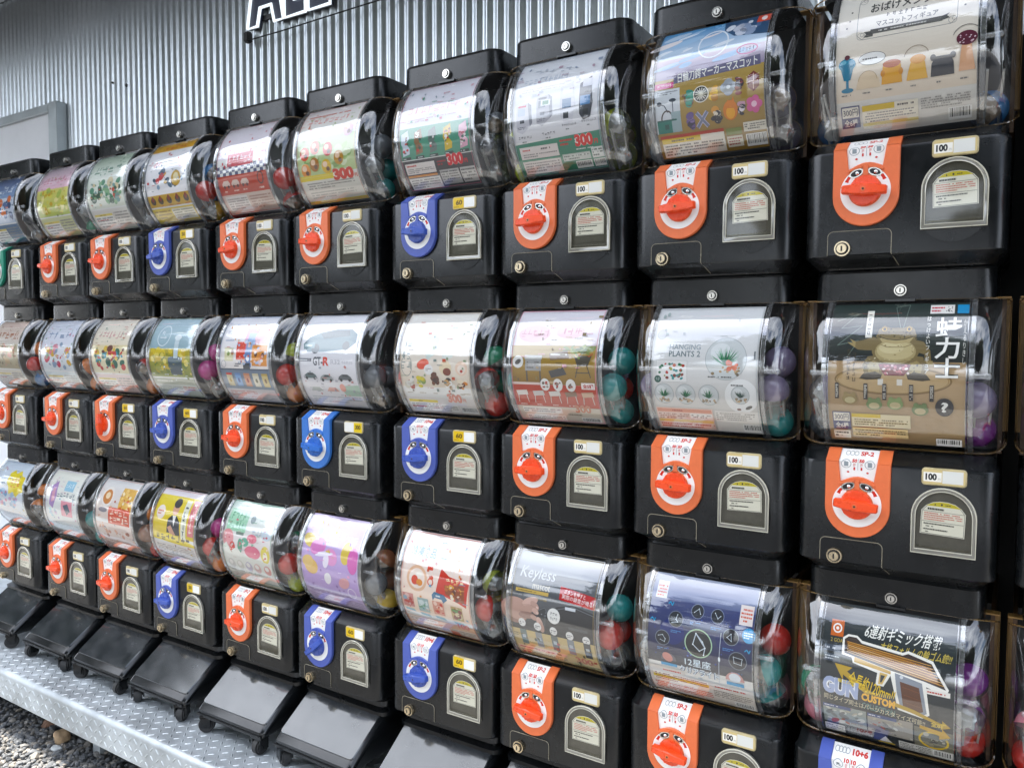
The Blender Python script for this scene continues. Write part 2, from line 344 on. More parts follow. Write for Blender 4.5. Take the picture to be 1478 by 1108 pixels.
# ------------------------------------------------------------------ the printed display cards, one drawing for each machine (row from the top, column from the door)
ART = {}
def art(r, c):
    def d(f): ART[(r, c)] = f; return f
    return d
@art(0, 9)
def _(c):
    c.R(0, 0, 100, 115, '#e9e4da', '#e3d2bd'); c.R(0, 92, 100, 115, '#dfdcd6')
    c.L([(20, 8), (82, 8), (86, 12), (86, 42), (82, 46), (19, 46), (15, 42), (15, 12), (20, 8)], .5, '#8d8a85')
    for u, w in ((18, 11), (83, 43), (18, 43), (83, 11)): c.O(u, w, 3, .4, '#9a968f').O(u + 1, w - 1, 1.6, .4, '#9a968f')
    for u, w in ((10, 20), (7, 34), (9, 28), (92, 16), (94, 24), (91, 33)): c.E(u, w, .8, .8, '#57544f', 8)
    c.T(24, 15, 76, 24, 'おばけメンダコ', '#3a3836', .018, rot=0).G(36, 26, 66, 30.5, 7, 1, '#4a4845')
    c.T(29, 32, 73, 37, 'マスコットフィギュア', '#33312f', .018)
    c.R(25, 38.6, 76, 42.6, '#55524e').P([(25, 40), (20, 40), (22, 42), (20, 44.5), (27, 44.5), (27, 42.6)], '#3d3b38').P([(76, 38.6), (81, 37), (79, 39), (81, 41), (74, 42.6)], '#3d3b38').fine(31, 39.8, 70, 41.6, '#d8d4cc', 1, .95)
    # parfait, dumplings, custard, toffee, dark bun, toadstool (plain, without faces)
    c.E(8.5, 64, 6.5, 5, '#2f86a4').P([(3, 64), (14, 64), (11, 76), (6, 76)], '#2b7d9c').R(7.6, 75, 9.6, 82, '#2b7d9c').E(8.5, 83.5, 4.6, 1.8, '#2b7d9c').E(8.5, 58.5, 2, 2, '#5b2c38').E(6, 62, 2, 1.5, '#7dbcd0')
    c.P([(15, 84), (17, 76), (20, 73), (24, 71), (28, 73), (32, 77), (33, 84)], '#e2cdb0').O(24, 78, 7, .4, '#b99e7c', a0=180, a1=360)
    c.E(27, 62, 10, 5, '#f4f2ee').O(27, 62, 10, .4, '#6a6763', rw=5).fine(20, 61, 34, 63, '#4a4845', 1)
    c.P([(34, 83), (35, 70), (37, 67), (46, 67), (48, 70), (49, 83)], '#e3a63f').E(41.5, 68.5, 6.5, 3, '#b4552a').E(35, 75, 1.6, 2.6, '#d48f35').E(48, 75, 1.6, 2.6, '#d48f35')
    c.P([(52, 83), (53, 78), (55, 70), (58, 67), (62, 67), (65, 71), (66, 78), (67, 83)], '#e7b765').E(60, 68.5, 5.5, 3.4, '#dd9b45').O(59, 67, 9, .5, '#9a8a78', a0=190, a1=340)
    c.P([(69, 83), (69.5, 74), (72, 69), (82, 69), (84.5, 74), (85, 83)], '#2f3035').E(70.5, 69.5, 2, 2.4, '#2f3035').E(84, 69.5, 2, 2.4, '#2f3035')
    c.P([(88, 82), (89, 70), (90, 62), (96, 62), (97, 70), (99, 82)], '#e6b796').E(93, 59, 7, 5.4, '#5a1f33').S(87, 55, 99, 63, 12, ['#c9a9b4', '#e1cdd2'], .5, .9, 4).O(93, 59, 10, .5, '#6a6560', a0=200, a1=330)
    for u in (8, 24, 41, 59, 77, 93): c.fine(u - 4, 86, u + 4, 88, '#7b7873', 1)
    yen(c, 3, 95, '300', '6'); c.R(19, 96, 60, 112, '#efe9d8').R(19, 96, 43, 100, '#dfc25a').fine(21, 101, 58, 108, '#8a8580', 4).fine(45, 97, 59, 99.5, '#5a5652', 1).R(19, 108, 60, 110, '#e0cf86')
    c.fine(62, 96, 96, 104, '#9a9792', 5); barcode(c, 81, 105, 97, 113)
@art(1, 9)
def _(c):
    c.R(0, 0, 100, 47, '#26332f', '#1a1d1a').R(0, 47, 100, 115, '#a98f6d', '#b49a78')
    c.L([(4, 14), (20, 8), (8, 20), (24, 18), (6, 34), (22, 30), (14, 44)], .7, '#5d6a62').L([(48, 3), (58, 1), (54, 24), (48, 3)], .6, '#5d6a62')
    c.E(48, 62, 43, 12, '#b79d76', 36).O(48, 62, 43, 1.4, '#7f6745', 44, rw=12).O(48, 62, 41, .6, '#94794f', 44, rw=10.8).R(38, 61, 42, 66, '#d9d3c8').R(52, 61, 56, 66, '#d9d3c8')
    # wrestling frog, squatting with one arm thrust out
    dk, md, lt = '#3a3222', '#7a6a49', '#a08e64'
    c.P([(17, 34), (19, 31), (25, 30), (33, 27), (40, 30), (38, 38), (28, 38), (22, 37.5)], md).P([(17, 34), (13.5, 31.5), (18, 32), (15.5, 28.8), (20, 31), (20, 36)], lt).P([(58, 28), (70, 31), (75, 38), (76, 47), (72, 49), (71, 41), (62, 38)], md).P([(71, 46), (77, 46), (78, 51), (75, 49.5), (73, 52), (71, 49)], lt)
    c.P([(28, 58), (26, 50), (30, 43), (38, 42), (44, 50), (41, 58)], md).P([(72, 58), (74, 50), (70, 43), (62, 42), (56, 50), (59, 58)], md).P([(31, 56), (30, 50), (34, 46), (39, 48), (39, 56)], lt).P([(69, 56), (70, 50), (66, 46), (61, 48), (61, 56)], lt)
    c.P([(24, 61), (27, 57), (36, 55), (41, 58), (40, 61), (30, 62)], dk).P([(76, 61), (73, 57), (64, 55), (59, 58), (60, 61), (70, 62)], dk)
    c.E(50, 37, 17.5, 13.5, md, 28).E(50, 39, 15, 10, '#a99a72', 26).E(50, 38, 13.6, 7.6, '#c0b189', 26).E(47, 36, 9, 4.6, '#cfc29b', 22)
    c.P([(35, 27), (37, 21), (41, 18), (45, 20), (55, 20), (59, 18), (63, 21), (65, 27), (61, 31), (39, 31)], '#80704c').P([(37, 27), (44, 29.6), (56, 29.6), (63, 27), (60, 31.5), (50, 33), (40, 31.5)], '#b3a279').L([(36.5, 26.6), (43, 29), (50, 29.8), (57, 29), (63.5, 26.6)], .55, '#201a10')
    for u in (41, 59): c.E(u, 21, 3, 2.6, '#7a6a48').E(u, 21, 1.9, 1.7, '#c9a24a').E(u, 21, 1.1, 1.2, '#14110b')
    c.L([(38, 33), (44, 35.5), (56, 35.5), (62, 33)], .5, '#8a7a56').L([(40, 46), (50, 48), (60, 46)], .5, '#8a7a56')
    c.P([(38, 49), (62, 49), (60, 54), (57, 58), (43, 58), (40, 54)], '#6e2230').S(39, 49, 61, 58, 30, ['#d9b3b6', '#8e2a3c', '#c67c86', '#efe0dc'], .7, 1.4, 5).S(34, 19, 66, 30, 34, ['#4b4029', '#7a6a48', '#352d1d'], .35, .8, 6).S(27, 43, 41, 57, 16, ['#4b4029', '#a08f66', '#352d1d'], .35, .8, 7).S(59, 43, 73, 57, 16, ['#4b4029', '#a08f66', '#352d1d'], .35, .8, 8).S(34, 33, 66, 48, 22, ['#8f7f59', '#d8cca6'], .3, .7, 9)
    c.R(27, 6, 32, 28, '#e9e5da').G(28, 7.5, 31, 26.5, 1, 5, '#252320')
    c.T(78, 12, 96, 59, '蛙\n力\n士', '#f6f3ec', .016, lead=.92, outline='#20201e', ob=.03).T(71.5, 11, 74.5, 56, 'は\nっ\nけ\nよ\nい\nフ\nィ\nギ\nュ\nア', '#e9e6dd', .01)
    c.T(97, 14, 99.4, 48, 'か\nえ\nる\nり\nき\nし', '#e9e6dd', 0).R(73, 2, 90, 9, '#ece8e2').fine(74, 3, 83, 8, '#c24a55', 2).S(84, 3, 89, 8, 14, ['#33302c'], .3, .6, 2).R(92, 2, 100, 9, '#2c8fc0')
    c.G(14, 37, 17.5, 62, 1, 8, '#4a3a28').G(18.5, 40, 21.5, 64, 1, 6, '#4a3a28')
    for u in (7, 29, 43, 62.5, 77): c.R(u - 1.5, 65, u + 1.5, 78, '#2a2622').fine(u - 1, 66, u + 1, 77, '#d8d2c4', 7)
    for u, w, k in ((17, 77, '#9c8961'), (35.5, 81, '#77895c'), (51, 80, '#8a9b68'), (69, 84, '#6f8255')): c.E(u, w + 1, 6, 4.6, k).E(u - 3, w - 3, 1.8, 1.8, k).E(u + 3, w - 3, 1.8, 1.8, k).E(u, w + 2, 4, 2.6, '#c4b790')
    c.E(86, 82, 6.4, 7.2, '#15151a').T(83.6, 78, 88.6, 86, '?', '#f4f2ec', .03)
    yen(c, 3, 89, '300', '6'); c.R(18, 90, 62, 101, '#e6d9b4').R(18, 90, 40, 93, '#dcc04f').fine(20, 94, 60, 100, '#7a6b4c', 3).R(18, 102, 60, 110, '#dcc79a').fine(20, 103, 58, 109, '#7a6b4c', 3).R(3, 105, 16, 112, '#e9e2d2').fine(4, 106, 15, 111, '#4a453d', 2); barcode(c, 80, 108, 98, 114)
@art(2, 9)
def _(c):
    c.R(0, 0, 100, 115, '#20282a', '#171b1d'); c.R(6, 12, 16, 24, '#c8652a').O(11, 18, 3.6, 1.1, '#f2efe9').E(11, 18, 1.2, 1.2, '#f2efe9').T(6.5, 25.5, 16, 28.5, '2 GOA', '#b9a55e', .01)
    c.R(2, 31, 15, 36, '#3c4652').fine(3, 32, 14, 35, '#c8cdd2', 1).R(2, 38, 15, 44, '#3c4652').fine(3, 39, 14, 43, '#c8cdd2', 2)
    c.T(33, 11, 89, 21, '6連射ギミック搭載', '#f1efe6', .035, outline='#3a4242', slant=3).T(45, 22, 97, 29, '本格フォルムの輪ゴム銃!!', '#cdb968', .02, slant=2)
    c.P([(16, 24), (20, 21), (27, 21), (31, 24), (62, 27), (66, 25), (84, 29), (96, 48), (94, 53), (80, 49), (83, 72), (78, 76), (60, 73), (57, 58), (54, 46), (49, 56), (43, 56), (44, 46), (25, 42), (24, 38), (16, 37)], '#f1ede4')
    c.P([(17.5, 25), (20.5, 22.5), (26.5, 22.5), (31, 26), (62, 29), (66, 27), (83, 31), (94, 48.5), (78, 45), (54, 42), (18, 35.5)], '#3d3029').P([(19, 26), (31, 28), (64, 31), (82, 34), (90, 46), (60, 41), (22, 33)], '#8a5f38')
    for q in range(7): c.L([(20, 26.5 + q * 1.25), (83 + q * 1.6, 32.5 + q * 2.2)], .45, ['#d9aa6a', '#c2904f', '#e6c189'][q % 3])
    c.P([(26, 37), (54, 42.5), (54, 45), (26, 41)], '#c7a25e').P([(46, 45), (52, 45.5), (48, 54.5), (45, 54.5)], '#d8b878').P([(46.6, 47), (50, 47), (47.4, 53), (46.4, 53)], '#20282a')
    c.P([(57, 43), (77, 47), (81, 71), (77, 74), (62, 71), (59, 58)], '#8b9098').P([(61, 49), (75, 51), (78.5, 70), (75, 72), (64, 69.5)], '#5b3520').L([(63, 53), (75.5, 55)], .4, '#7d4d2f').L([(64, 59), (76.5, 61)], .4, '#7d4d2f').L([(64.5, 65), (77.5, 67)], .4, '#7d4d2f').E(62, 45.5, 1.3, 1.3, '#d5d7da').R(80, 50, 97, 54, '#e9e3da').fine(81, 51, 96, 53.4, '#b53a30', 1)
    c.P([(11, 45), (25, 46), (21, 50), (42, 64), (72, 70), (92, 77), (92, 74), (98, 79), (91, 82), (91, 79), (70, 73), (38, 67), (18, 53), (18, 58)], '#b9972f').T(22, 52, 58, 65, '全長約120mm!!', '#e7c65a', .04, rot=12, outline='#2a1f10')
    c.T(2, 57, 30, 72, 'GUN', '#a9b3cf', .06, rot=3, outline='#f2f2f4', ob=.05).T(14, 57, 28, 60.5, '輪ゴム銃', '#f1d766', .02, rot=3).R(32, 65, 58, 81, '#10161a').T(32.5, 65.5, 58, 72.5, 'CUSTOM', '#eeb545', .05, rot=3).T(33, 74, 58, 79.5, 'COLLECTION', '#5f7f78', .02, rot=3)
    c.T(3, 75, 80, 80, '同じタイプ同士はパーツカスタマイズ可能!!', '#d8cdb0', .01, rot=4)
    for u0, k in ((2, '#8f958f'), (37, '#9a948a')):
        c.R(u0, 82, u0 + 34, 101, k).S(u0, 82, u0 + 34, 101, 22, ['#c9c7bf', '#756f66', '#b3aa98', '#5c5a55', '#a35b45'], 1, 4, int(u0) + 9, .5).R(u0, 82, u0 + 22, 85, '#3a4a78').fine(u0 + 1, 82.6, u0 + 20, 84.4, '#e2e4ea', 1)
    c.R(72, 84, 100, 106, '#6d6a5c').O(86, 95, 11, 1.6, '#d6b64a', rw=9).S(76, 87, 97, 104, 16, ['#8d8777', '#b8b19f', '#4b473d'], 1, 3, 8).P([(76, 82), (92, 84), (92, 81), (98, 88), (90, 92), (90, 88), (76, 85)], '#caa244').T(84, 76, 95, 81, '全8種', '#d9bd5e', .03)
    c.R(2, 103, 18, 112, '#d5d3ce').fine(3, 104, 17, 111, '#5e5c58', 3).fine(20, 104, 40, 111, '#9fa3a4', 4).P([(50, 103), (45, 110), (55, 110)], '#d8d4c8').R(44, 110.5, 57, 112, '#d3b640').R(60, 104, 100, 114, '#cfcdc8').fine(61, 105, 84, 113, '#55534f', 4); barcode(c, 85, 105, 99, 113)
@art(0, 8)
def _(c):
    c.R(0, 0, 100, 30, '#5f97c4', '#cfdcea').R(0, 30, 100, 50, '#d3c6d0', '#8b7f9a')
    rr = random.Random(4)
    for i in range(26): c.E(rr.uniform(4, 96), rr.uniform(4, 40), rr.uniform(6, 16), rr.uniform(1, 3.2), rr.choice(['#e9eef4', '#c3d5e6', '#a9c6e0', '#f0e6e4']), 14, rot=-12, up=(i % 5 == 0))
    c.P([(58, 0), (100, 0), (100, 22), (70, 18), (60, 10)], '#35506e').S(60, 3, 97, 20, 18, ['#c9cdd8', '#8f9db4', '#dfe2e8', '#52698a'], 2, 6, 3).O(52, 22, 14, 1.2, '#eef2f6').O(84, 34, 9.5, 1.2, '#c97a98', rw=5).G(77, 31.5, 91, 36.5, 5, 1, '#5e5670')
    c.R(88, 0, 100, 8, '#d86a5c').E(94, 4, 2.6, 2.6, '#f5e6e2')
    c.R(0, 49, 100, 115, '#a98f52', '#9a7c45').P([(18, 47), (96, 41), (97, 50), (18, 54)], '#5d5974').T(22, 43, 94, 52, '日輪刀鍔マーカーマスコット', '#f4f1ea', .035, rot=-3, outline='#3a3550')
    c.R(0, 52, 18, 57, '#d25c8e').G(2.5, 53, 16, 56.2, 8, 1, '#fff4f8').R(0, 58, 24, 95, '#d8dce0').fine(2, 59.5, 22, 63, '#5c5f63', 2).L([(4, 70), (9, 72), (12, 78)], 1, '#3b4756').E(4, 70, 2.4, 2, '#2e3845').L([(17, 68), (17, 79)], .8, '#3b4756').E(17, 68, 3.4, 1.6, '#2e3845')
    c.R(1, 84, 20, 95, '#1d7468').O(11, 84, 6, 1.3, '#3d2c26', a0=180, a1=360, rw=8).R(15, 78, 24, 95, '#9db0b4').R(8, 88, 12, 92, '#0f4d46').R(1, 84, 20, 85.4, '#165a50')
    def wheel(u, w, r):
        c.E(u, w, r + .8, r + .8, '#efeadd').E(u, w, r, r, '#20201f').up()
        for i in range(14):
            a = i * pi / 7; c.L([(u + 1.5 * cos(a), w + 1.5 * sin(a)), (u + (r - 1) * cos(a), w + (r - 1) * sin(a))], .7, '#d8d3c4', up=False)
        c.E(u, w, 1.5, 1.5, '#d8d3c4')
    c.S(26, 60, 38, 77, 12, ['#3f8a78', '#58a08c', '#7a5a48'], 2, 4, 2); wheel(44, 67, 6.4)
    c.S(51, 60, 60, 76, 10, ['#d9a43e', '#e8c258', '#b57e2e'], 2, 4, 3); c.up()
    for du, dw in ((-3, 0), (3, 0), (0, -3), (0, 3)): c.E(69 + du, 65 + dw, 4.2, 4.2, '#9fa5ae', up=False)
    c.E(69, 65, 1.8, 1.8, '#d3d6da').S(74, 56, 83, 74, 10, ['#5a3a3e', '#2f2a36', '#8a4a4a'], 2, 4, 4); c.P([(86, 59), (91, 55), (96, 59), (96, 68), (91, 72), (86, 68)], '#6f2a26').L([(91, 57), (91, 70)], .6, '#d9b7a8').L([(87, 63.5), (95, 63.5)], .6, '#d9b7a8')
    c.S(28, 80, 38, 96, 10, ['#6e5a8c', '#8a76a4', '#3a3148'], 2, 4, 5); c.L([(39, 82), (49, 94)], 3.4, '#c6c0d4').L([(49, 82), (39, 94)], 3.4, '#c6c0d4').L([(39, 82), (49, 94)], 2, '#7c8298').L([(49, 82), (39, 94)], 2, '#7c8298')
    c.S(51, 78, 63, 95, 10, ['#2d2a30', '#d9a05c', '#efe3cf'], 2, 4, 6).E(70, 84, 6.5, 8, '#d9823a').E(70, 86, 4, 5, '#efb058').P([(66, 82), (68, 75), (70, 80), (73, 73), (75, 83)], '#d9823a')
    c.S(76, 76, 84, 92, 9, ['#2a2530', '#c9a0b0', '#e9dfe2'], 2, 4, 7); c.up()
    for i in range(5): a = i * 1.2566; c.E(91 + 4 * cos(a), 82 + 4 * sin(a), 3.2, 3.2, '#d2709c', up=False)
    c.E(91, 82, 2.4, 2.4, '#efc7d8')
    c.R(2, 97, 62, 99.5, '#b8402a').R(3, 99.5, 62, 114, '#ebe6da').R(3, 99.5, 40, 103.5, '#dcc14e').fine(12, 100.3, 38, 102.8, '#5a4a20', 1).fine(5, 104.5, 60, 113, '#6f6b64', 4).R(64, 98, 78, 103, '#7f8a4a').R(64, 104, 78, 112, '#e3dccb').fine(65, 105, 77, 111, '#a05048', 3).R(80, 95, 100, 102, '#e6e0d2').fine(81, 96, 99, 101, '#6f6b64', 3); barcode(c, 81, 104, 99, 113)
@art(1, 8)
def _(c):
    c.R(0, 0, 100, 115, '#d9d9d9', '#d3cfc9'); c.E(8, 25, 4.5, 4.5, '#c9c9c9').O(8, 25, 4.5, .4, '#a8a8a8')
    c.T(17, 34, 47, 39, 'HANGING', '#8f9aa0', .012).T(17, 40, 47, 45.5, 'PLANTS 2', '#5f6f72', .014).R(5, 49, 35, 69, '#e4e2df').box(5, 49, 35, 69, .35, '#b5b3b0').S(7, 51, 33, 67, 34, ['#b0413a', '#2f6b4d', '#8a8f3a', '#3f8a8a', '#7a3a30', '#d08a7a'], .9, 1.8, 2)
    c.E(6.5, 66.5, 3.4, 3.4, '#1e4d42').G(4.6, 65, 8.4, 68, 2, 1, '#d6e3de')
    def globe(u, w, r, seed, cols):
        c.E(u, w, r, r, '#c9cccb', 26).O(u, w, r, .5, '#9fa4a4').E(u - r * .25, w - r * .3, r * .5, r * .45, '#dcdedd').S(u - r * .75, w + r * .3, u + r * .75, w + r * .85, 14, ['#b79a74', '#8d7a5e', '#6d6252'], .8, 1.6, seed)
        rr = random.Random(seed); c.up()
        for i in range(int(r * 3.4)):
            a = radians(rr.uniform(195, 345)); l = rr.uniform(.4, .85) * r; c.P([(u - .7, w + r * .3), (u + .7, w + r * .3), (u + l * cos(a) * 1.1, w + r * .2 + l * sin(a))], rr.choice(cols), up=False)
    globe(71, 47, 19, 3, ['#2f7a55', '#3f9468', '#5fa67c', '#256148', '#7ab58c']); c.S(70, 48, 84, 58, 9, ['#d3694a', '#c4573c'], 1.5, 3, 5)
    c.R(96, 40, 97.4, 47, '#6d7274').fine(55, 62, 86, 64.5, '#5a5a58', 1)
    for u, sd in ((12, 5), (33, 6), (55, 7)): globe(u, 80, 9.6, sd, ['#1f6a45', '#2f8054', '#17523a', '#3f9060'])
    c.E(85, 80, 15, 15.5, '#ebeae8', 28); globe(84, 79, 8.4, 8, ['#1c3d33', '#27564a', '#16302a']); c.fine(76, 69, 96, 71.5, '#5a5a58', 1).E(91, 90, 3.4, 1.4, '#3a3634', rot=-25).E(82, 92, 2, 1, '#6a3d34')
    c.R(2, 93, 57, 113, '#e8cfc4').R(3, 94, 56, 97.5, '#d8957e').fine(18, 94.8, 40, 97, '#a03a30', 1).fine(4, 98.5, 34, 104, '#a0695c', 3).R(35, 98, 56, 103, '#f0ebe6').fine(36, 99, 55, 102.4, '#7d726c', 2).R(3, 104.5, 56, 107, '#e3c684').fine(4, 108, 56, 112.5, '#b0443c', 2).R(59, 94, 100, 114, '#e6e2dd').fine(60, 95.5, 96, 103, '#98928c', 4); barcode(c, 83, 106, 99, 113)
@art(2, 8)
def _(c):
    c.R(0, 0, 100, 20, '#a9b0c2', '#5b6488').R(0, 20, 100, 70, '#39406b', '#141b3d').R(0, 70, 100, 80, '#2c3144', '#3a3b42')
    c.S(4, 30, 96, 74, 40, ['#5a6bb0', '#34458f', '#22306b', '#7686c4'], .3, 1.1, 3).E(24, 48, 12, 12, '#1e2a66', 20).E(78, 46, 12, 12, '#1c2658', 20)
    c.R(4, 6, 15, 20, '#d8d5d3').fine(5, 9, 14, 19, '#d0705e', 4).R(86, 14, 98, 30, '#e4d9d4').fine(87, 16, 97, 28, '#d0705e', 4)
    def con(u, w, r, pts, ringc='#77808c', big=False):
        c.E(u, w, r, r, '#10141f' if not big else '#0c1210', 28).O(u, w, r + .3, .6 if not big else 1.1, ringc)
        c.L([(u + a * r, w + b * r) for a, b in pts], .45 if not big else .8, '#c9d3dc')
        for a, b in pts: c.E(u + a * r, w + b * r, .7 if big else .4, .7 if big else .4, '#eaf2f6', 8)
    con(50, 54, 13, [(-.2, -.7), (-.4, .1), (.1, .5), (.5, .2), (-.2, -.7), (.3, -.2), (.5, .2), (.4, .75)], '#a8c4a8', True)
    con(15, 55, 7, [(-.6, -.2), (0, -.4), (.4, .1), (.3, .5), (-.3, .3)]); con(27, 36, 7, [(.2, -.6), (0, 0), (.3, .3), (-.5, .5)], '#6f7488'); con(47, 26, 6, [(-.5, .2), (.2, -.4), (.5, .3)], '#8088a0'); con(66, 27, 6, [(-.4, -.4), (.1, .3), (.5, -.1)], '#8088a0')
    con(80, 42, 7, [(-.5, .1), (0, -.4), (.1, .5), (-.5, .1)]); con(87, 62, 8, [(-.5, -.4), (.5, -.3), (.4, .4), (-.4, .3), (-.5, -.4)])
    for u, w in ((20, 24), (4, 40), (95, 52)): c.L([(u - 2, w), (u, w - 2), (u + 2, w + 1), (u + 3, w - 2)], .9, '#4a9cc8')
    c.E(96, 38, 6, 6.4, '#3c93c4', 20).fine(91.5, 35, 100, 41, '#dcecf4', 3)
    for u, w in ((15, 64), (28, 45.5), (46, 35), (66, 36), (78, 52), (86, 73)): c.fine(u - 5, w, u + 5, w + 3, '#5f8ac0', 2)
    c.T(37, 69, 62, 77, '12星座', '#e2eef6', .035, outline='#2f6f9c').T(31, 78, 69, 86, 'クリアライト', '#e9f1f6', .03, outline='#2f4f7c').L([(71, 40), (69, 88)], .5, '#c4ccd8').E(70, 64, 1, 2.4, '#e6ecf2')
    c.E(21, 76, 7.6, 7.4, '#5d5a66', 20, a0=180, a1=360).E(20, 73, 5.4, 4.2, '#c98d84', rot=30).R(13, 79, 29, 82, '#5aa0cc').E(84, 82, 8.6, 8.6, '#c99a96', 20, a0=180, a1=360).E(84, 79, 5.4, 4.6, '#dde2e8').R(76, 84, 92, 87.5, '#5aa0cc').fine(49, 87, 57, 89, '#8aa0b4', 1)
    c.R(0, 84, 36, 115, '#d9d2cb').R(0, 90, 100, 115, '#dcd5ce').fine(14, 86, 34, 89, '#c4473c', 1).R(3, 91, 58, 101, '#efe6dc').R(3, 94, 58, 97.5, '#e6cf6c').fine(5, 91.5, 57, 100, '#a2655a', 4).fine(3, 102.5, 60, 112, '#c45a4a', 4).fine(64, 92, 96, 95, '#c4473c', 1).fine(62, 97, 98, 106, '#8c8680', 4); barcode(c, 80, 107, 98, 114)
@art(0, 7)
def _(c):
    c.R(0, 0, 100, 84, '#e6e7ea', '#d6d4d6'); c.G(10, 20, 62, 28, 9, 1, '#b9c0cc'); c.fine(10, 31, 60, 36, '#c5bcc4', 2)
    def kiosk(u, w, s, body, scr, top):
        c.P([(u, w - 18 * s), (u + 13 * s, w - 20 * s), (u + 15 * s, w + 3 * s), (u + 6 * s, w + 9 * s), (u, w + 6 * s)], body).P([(u + 13 * s, w - 20 * s), (u + 17 * s, w - 17 * s), (u + 18 * s, w), (u + 15 * s, w + 3 * s)], '#8a8a92').R(u + 2 * s, w - 15 * s, u + 10 * s, w - 8 * s, scr).R(u + 2 * s, w - 18 * s, u + 11 * s, w - 16 * s, top).R(u + 4 * s, w - 4 * s, u + 9 * s, w - 1 * s, '#4a4a52').fine(u + 1 * s, w + 2 * s, u + 10 * s, w + 5 * s, '#6a6a72', 2)
    kiosk(5, 67, 1.05, '#c6c4ca', '#a9b4d0', '#c05c6a'); kiosk(29, 62, 1.05, '#b4b2b8', '#6f7680', '#4a4d55'); c.R(34, 46, 45, 52, '#dfe2e2').R(36, 47, 43, 51, '#5a8a6a')
    c.P([(56, 36), (70, 32), (74, 56), (70, 72), (62, 74), (57, 66)], '#cfcdd2').R(59, 49, 69, 58, '#5c7896').R(60, 62, 66, 68, '#34363c').R(59, 38, 70, 44, '#e6e4e6')
    c.P([(78, 36), (90, 30), (93, 56), (90, 70), (82, 72), (78, 66)], '#3a3c42').R(79, 49, 90, 58, '#5f86b0').R(81, 32, 91, 40, '#d4d4d8').R(82, 62, 88, 67, '#202226')
    for u, w, s in ((66, 74, 'キャッシュレス'), (88, 73, 'キャッシュレス')): c.T(u - 8, w - 1.3, u + 8, w + 1.3, s, '#4a4a4e', .01)
    c.G(6, 78.7, 22, 81.3, 5, 1, '#4a4a4e').G(34, 77.7, 50, 80.3, 5, 1, '#4a4a4e')
    for u, w in ((14, 84), (42, 83), (66, 78), (88, 77)): c.fine(u - 4, w - 1, u + 4, w + 1, '#6a6a6e', 1)
    c.R(0, 86, 100, 115, '#3b7f66').P([(0, 86), (100, 83), (100, 90), (0, 90)], '#3b7f66').R(5, 89, 50, 100, '#e4dcd8').fine(8, 90.5, 28, 93.5, '#c44a40', 1).fine(30, 90.5, 48, 93.5, '#5a5654', 1).fine(8, 95, 48, 99, '#8a8684', 2).R(5, 102, 50, 113, '#d9d4d0').fine(7, 103, 48, 112, '#7e7a78', 4)
    c.T(70, 84, 90, 95, '300', '#d83a34', .06, outline='#f4e9e4').T(91, 90, 95, 94, '円', '#d83a34', .04).fine(53, 86, 68, 93, '#c94a44', 2).fine(70, 96, 96, 98, '#dfe8e2', 1).R(53, 100, 84, 106, '#c9d0ca').fine(54, 101, 83, 105.5, '#6d7a72', 2).R(86, 97, 99, 106, '#dfe2de').fine(87, 98, 98, 105, '#4f5a54', 3); barcode(c, 66, 107, 84, 113); barcode(c, 86, 107, 99, 113)
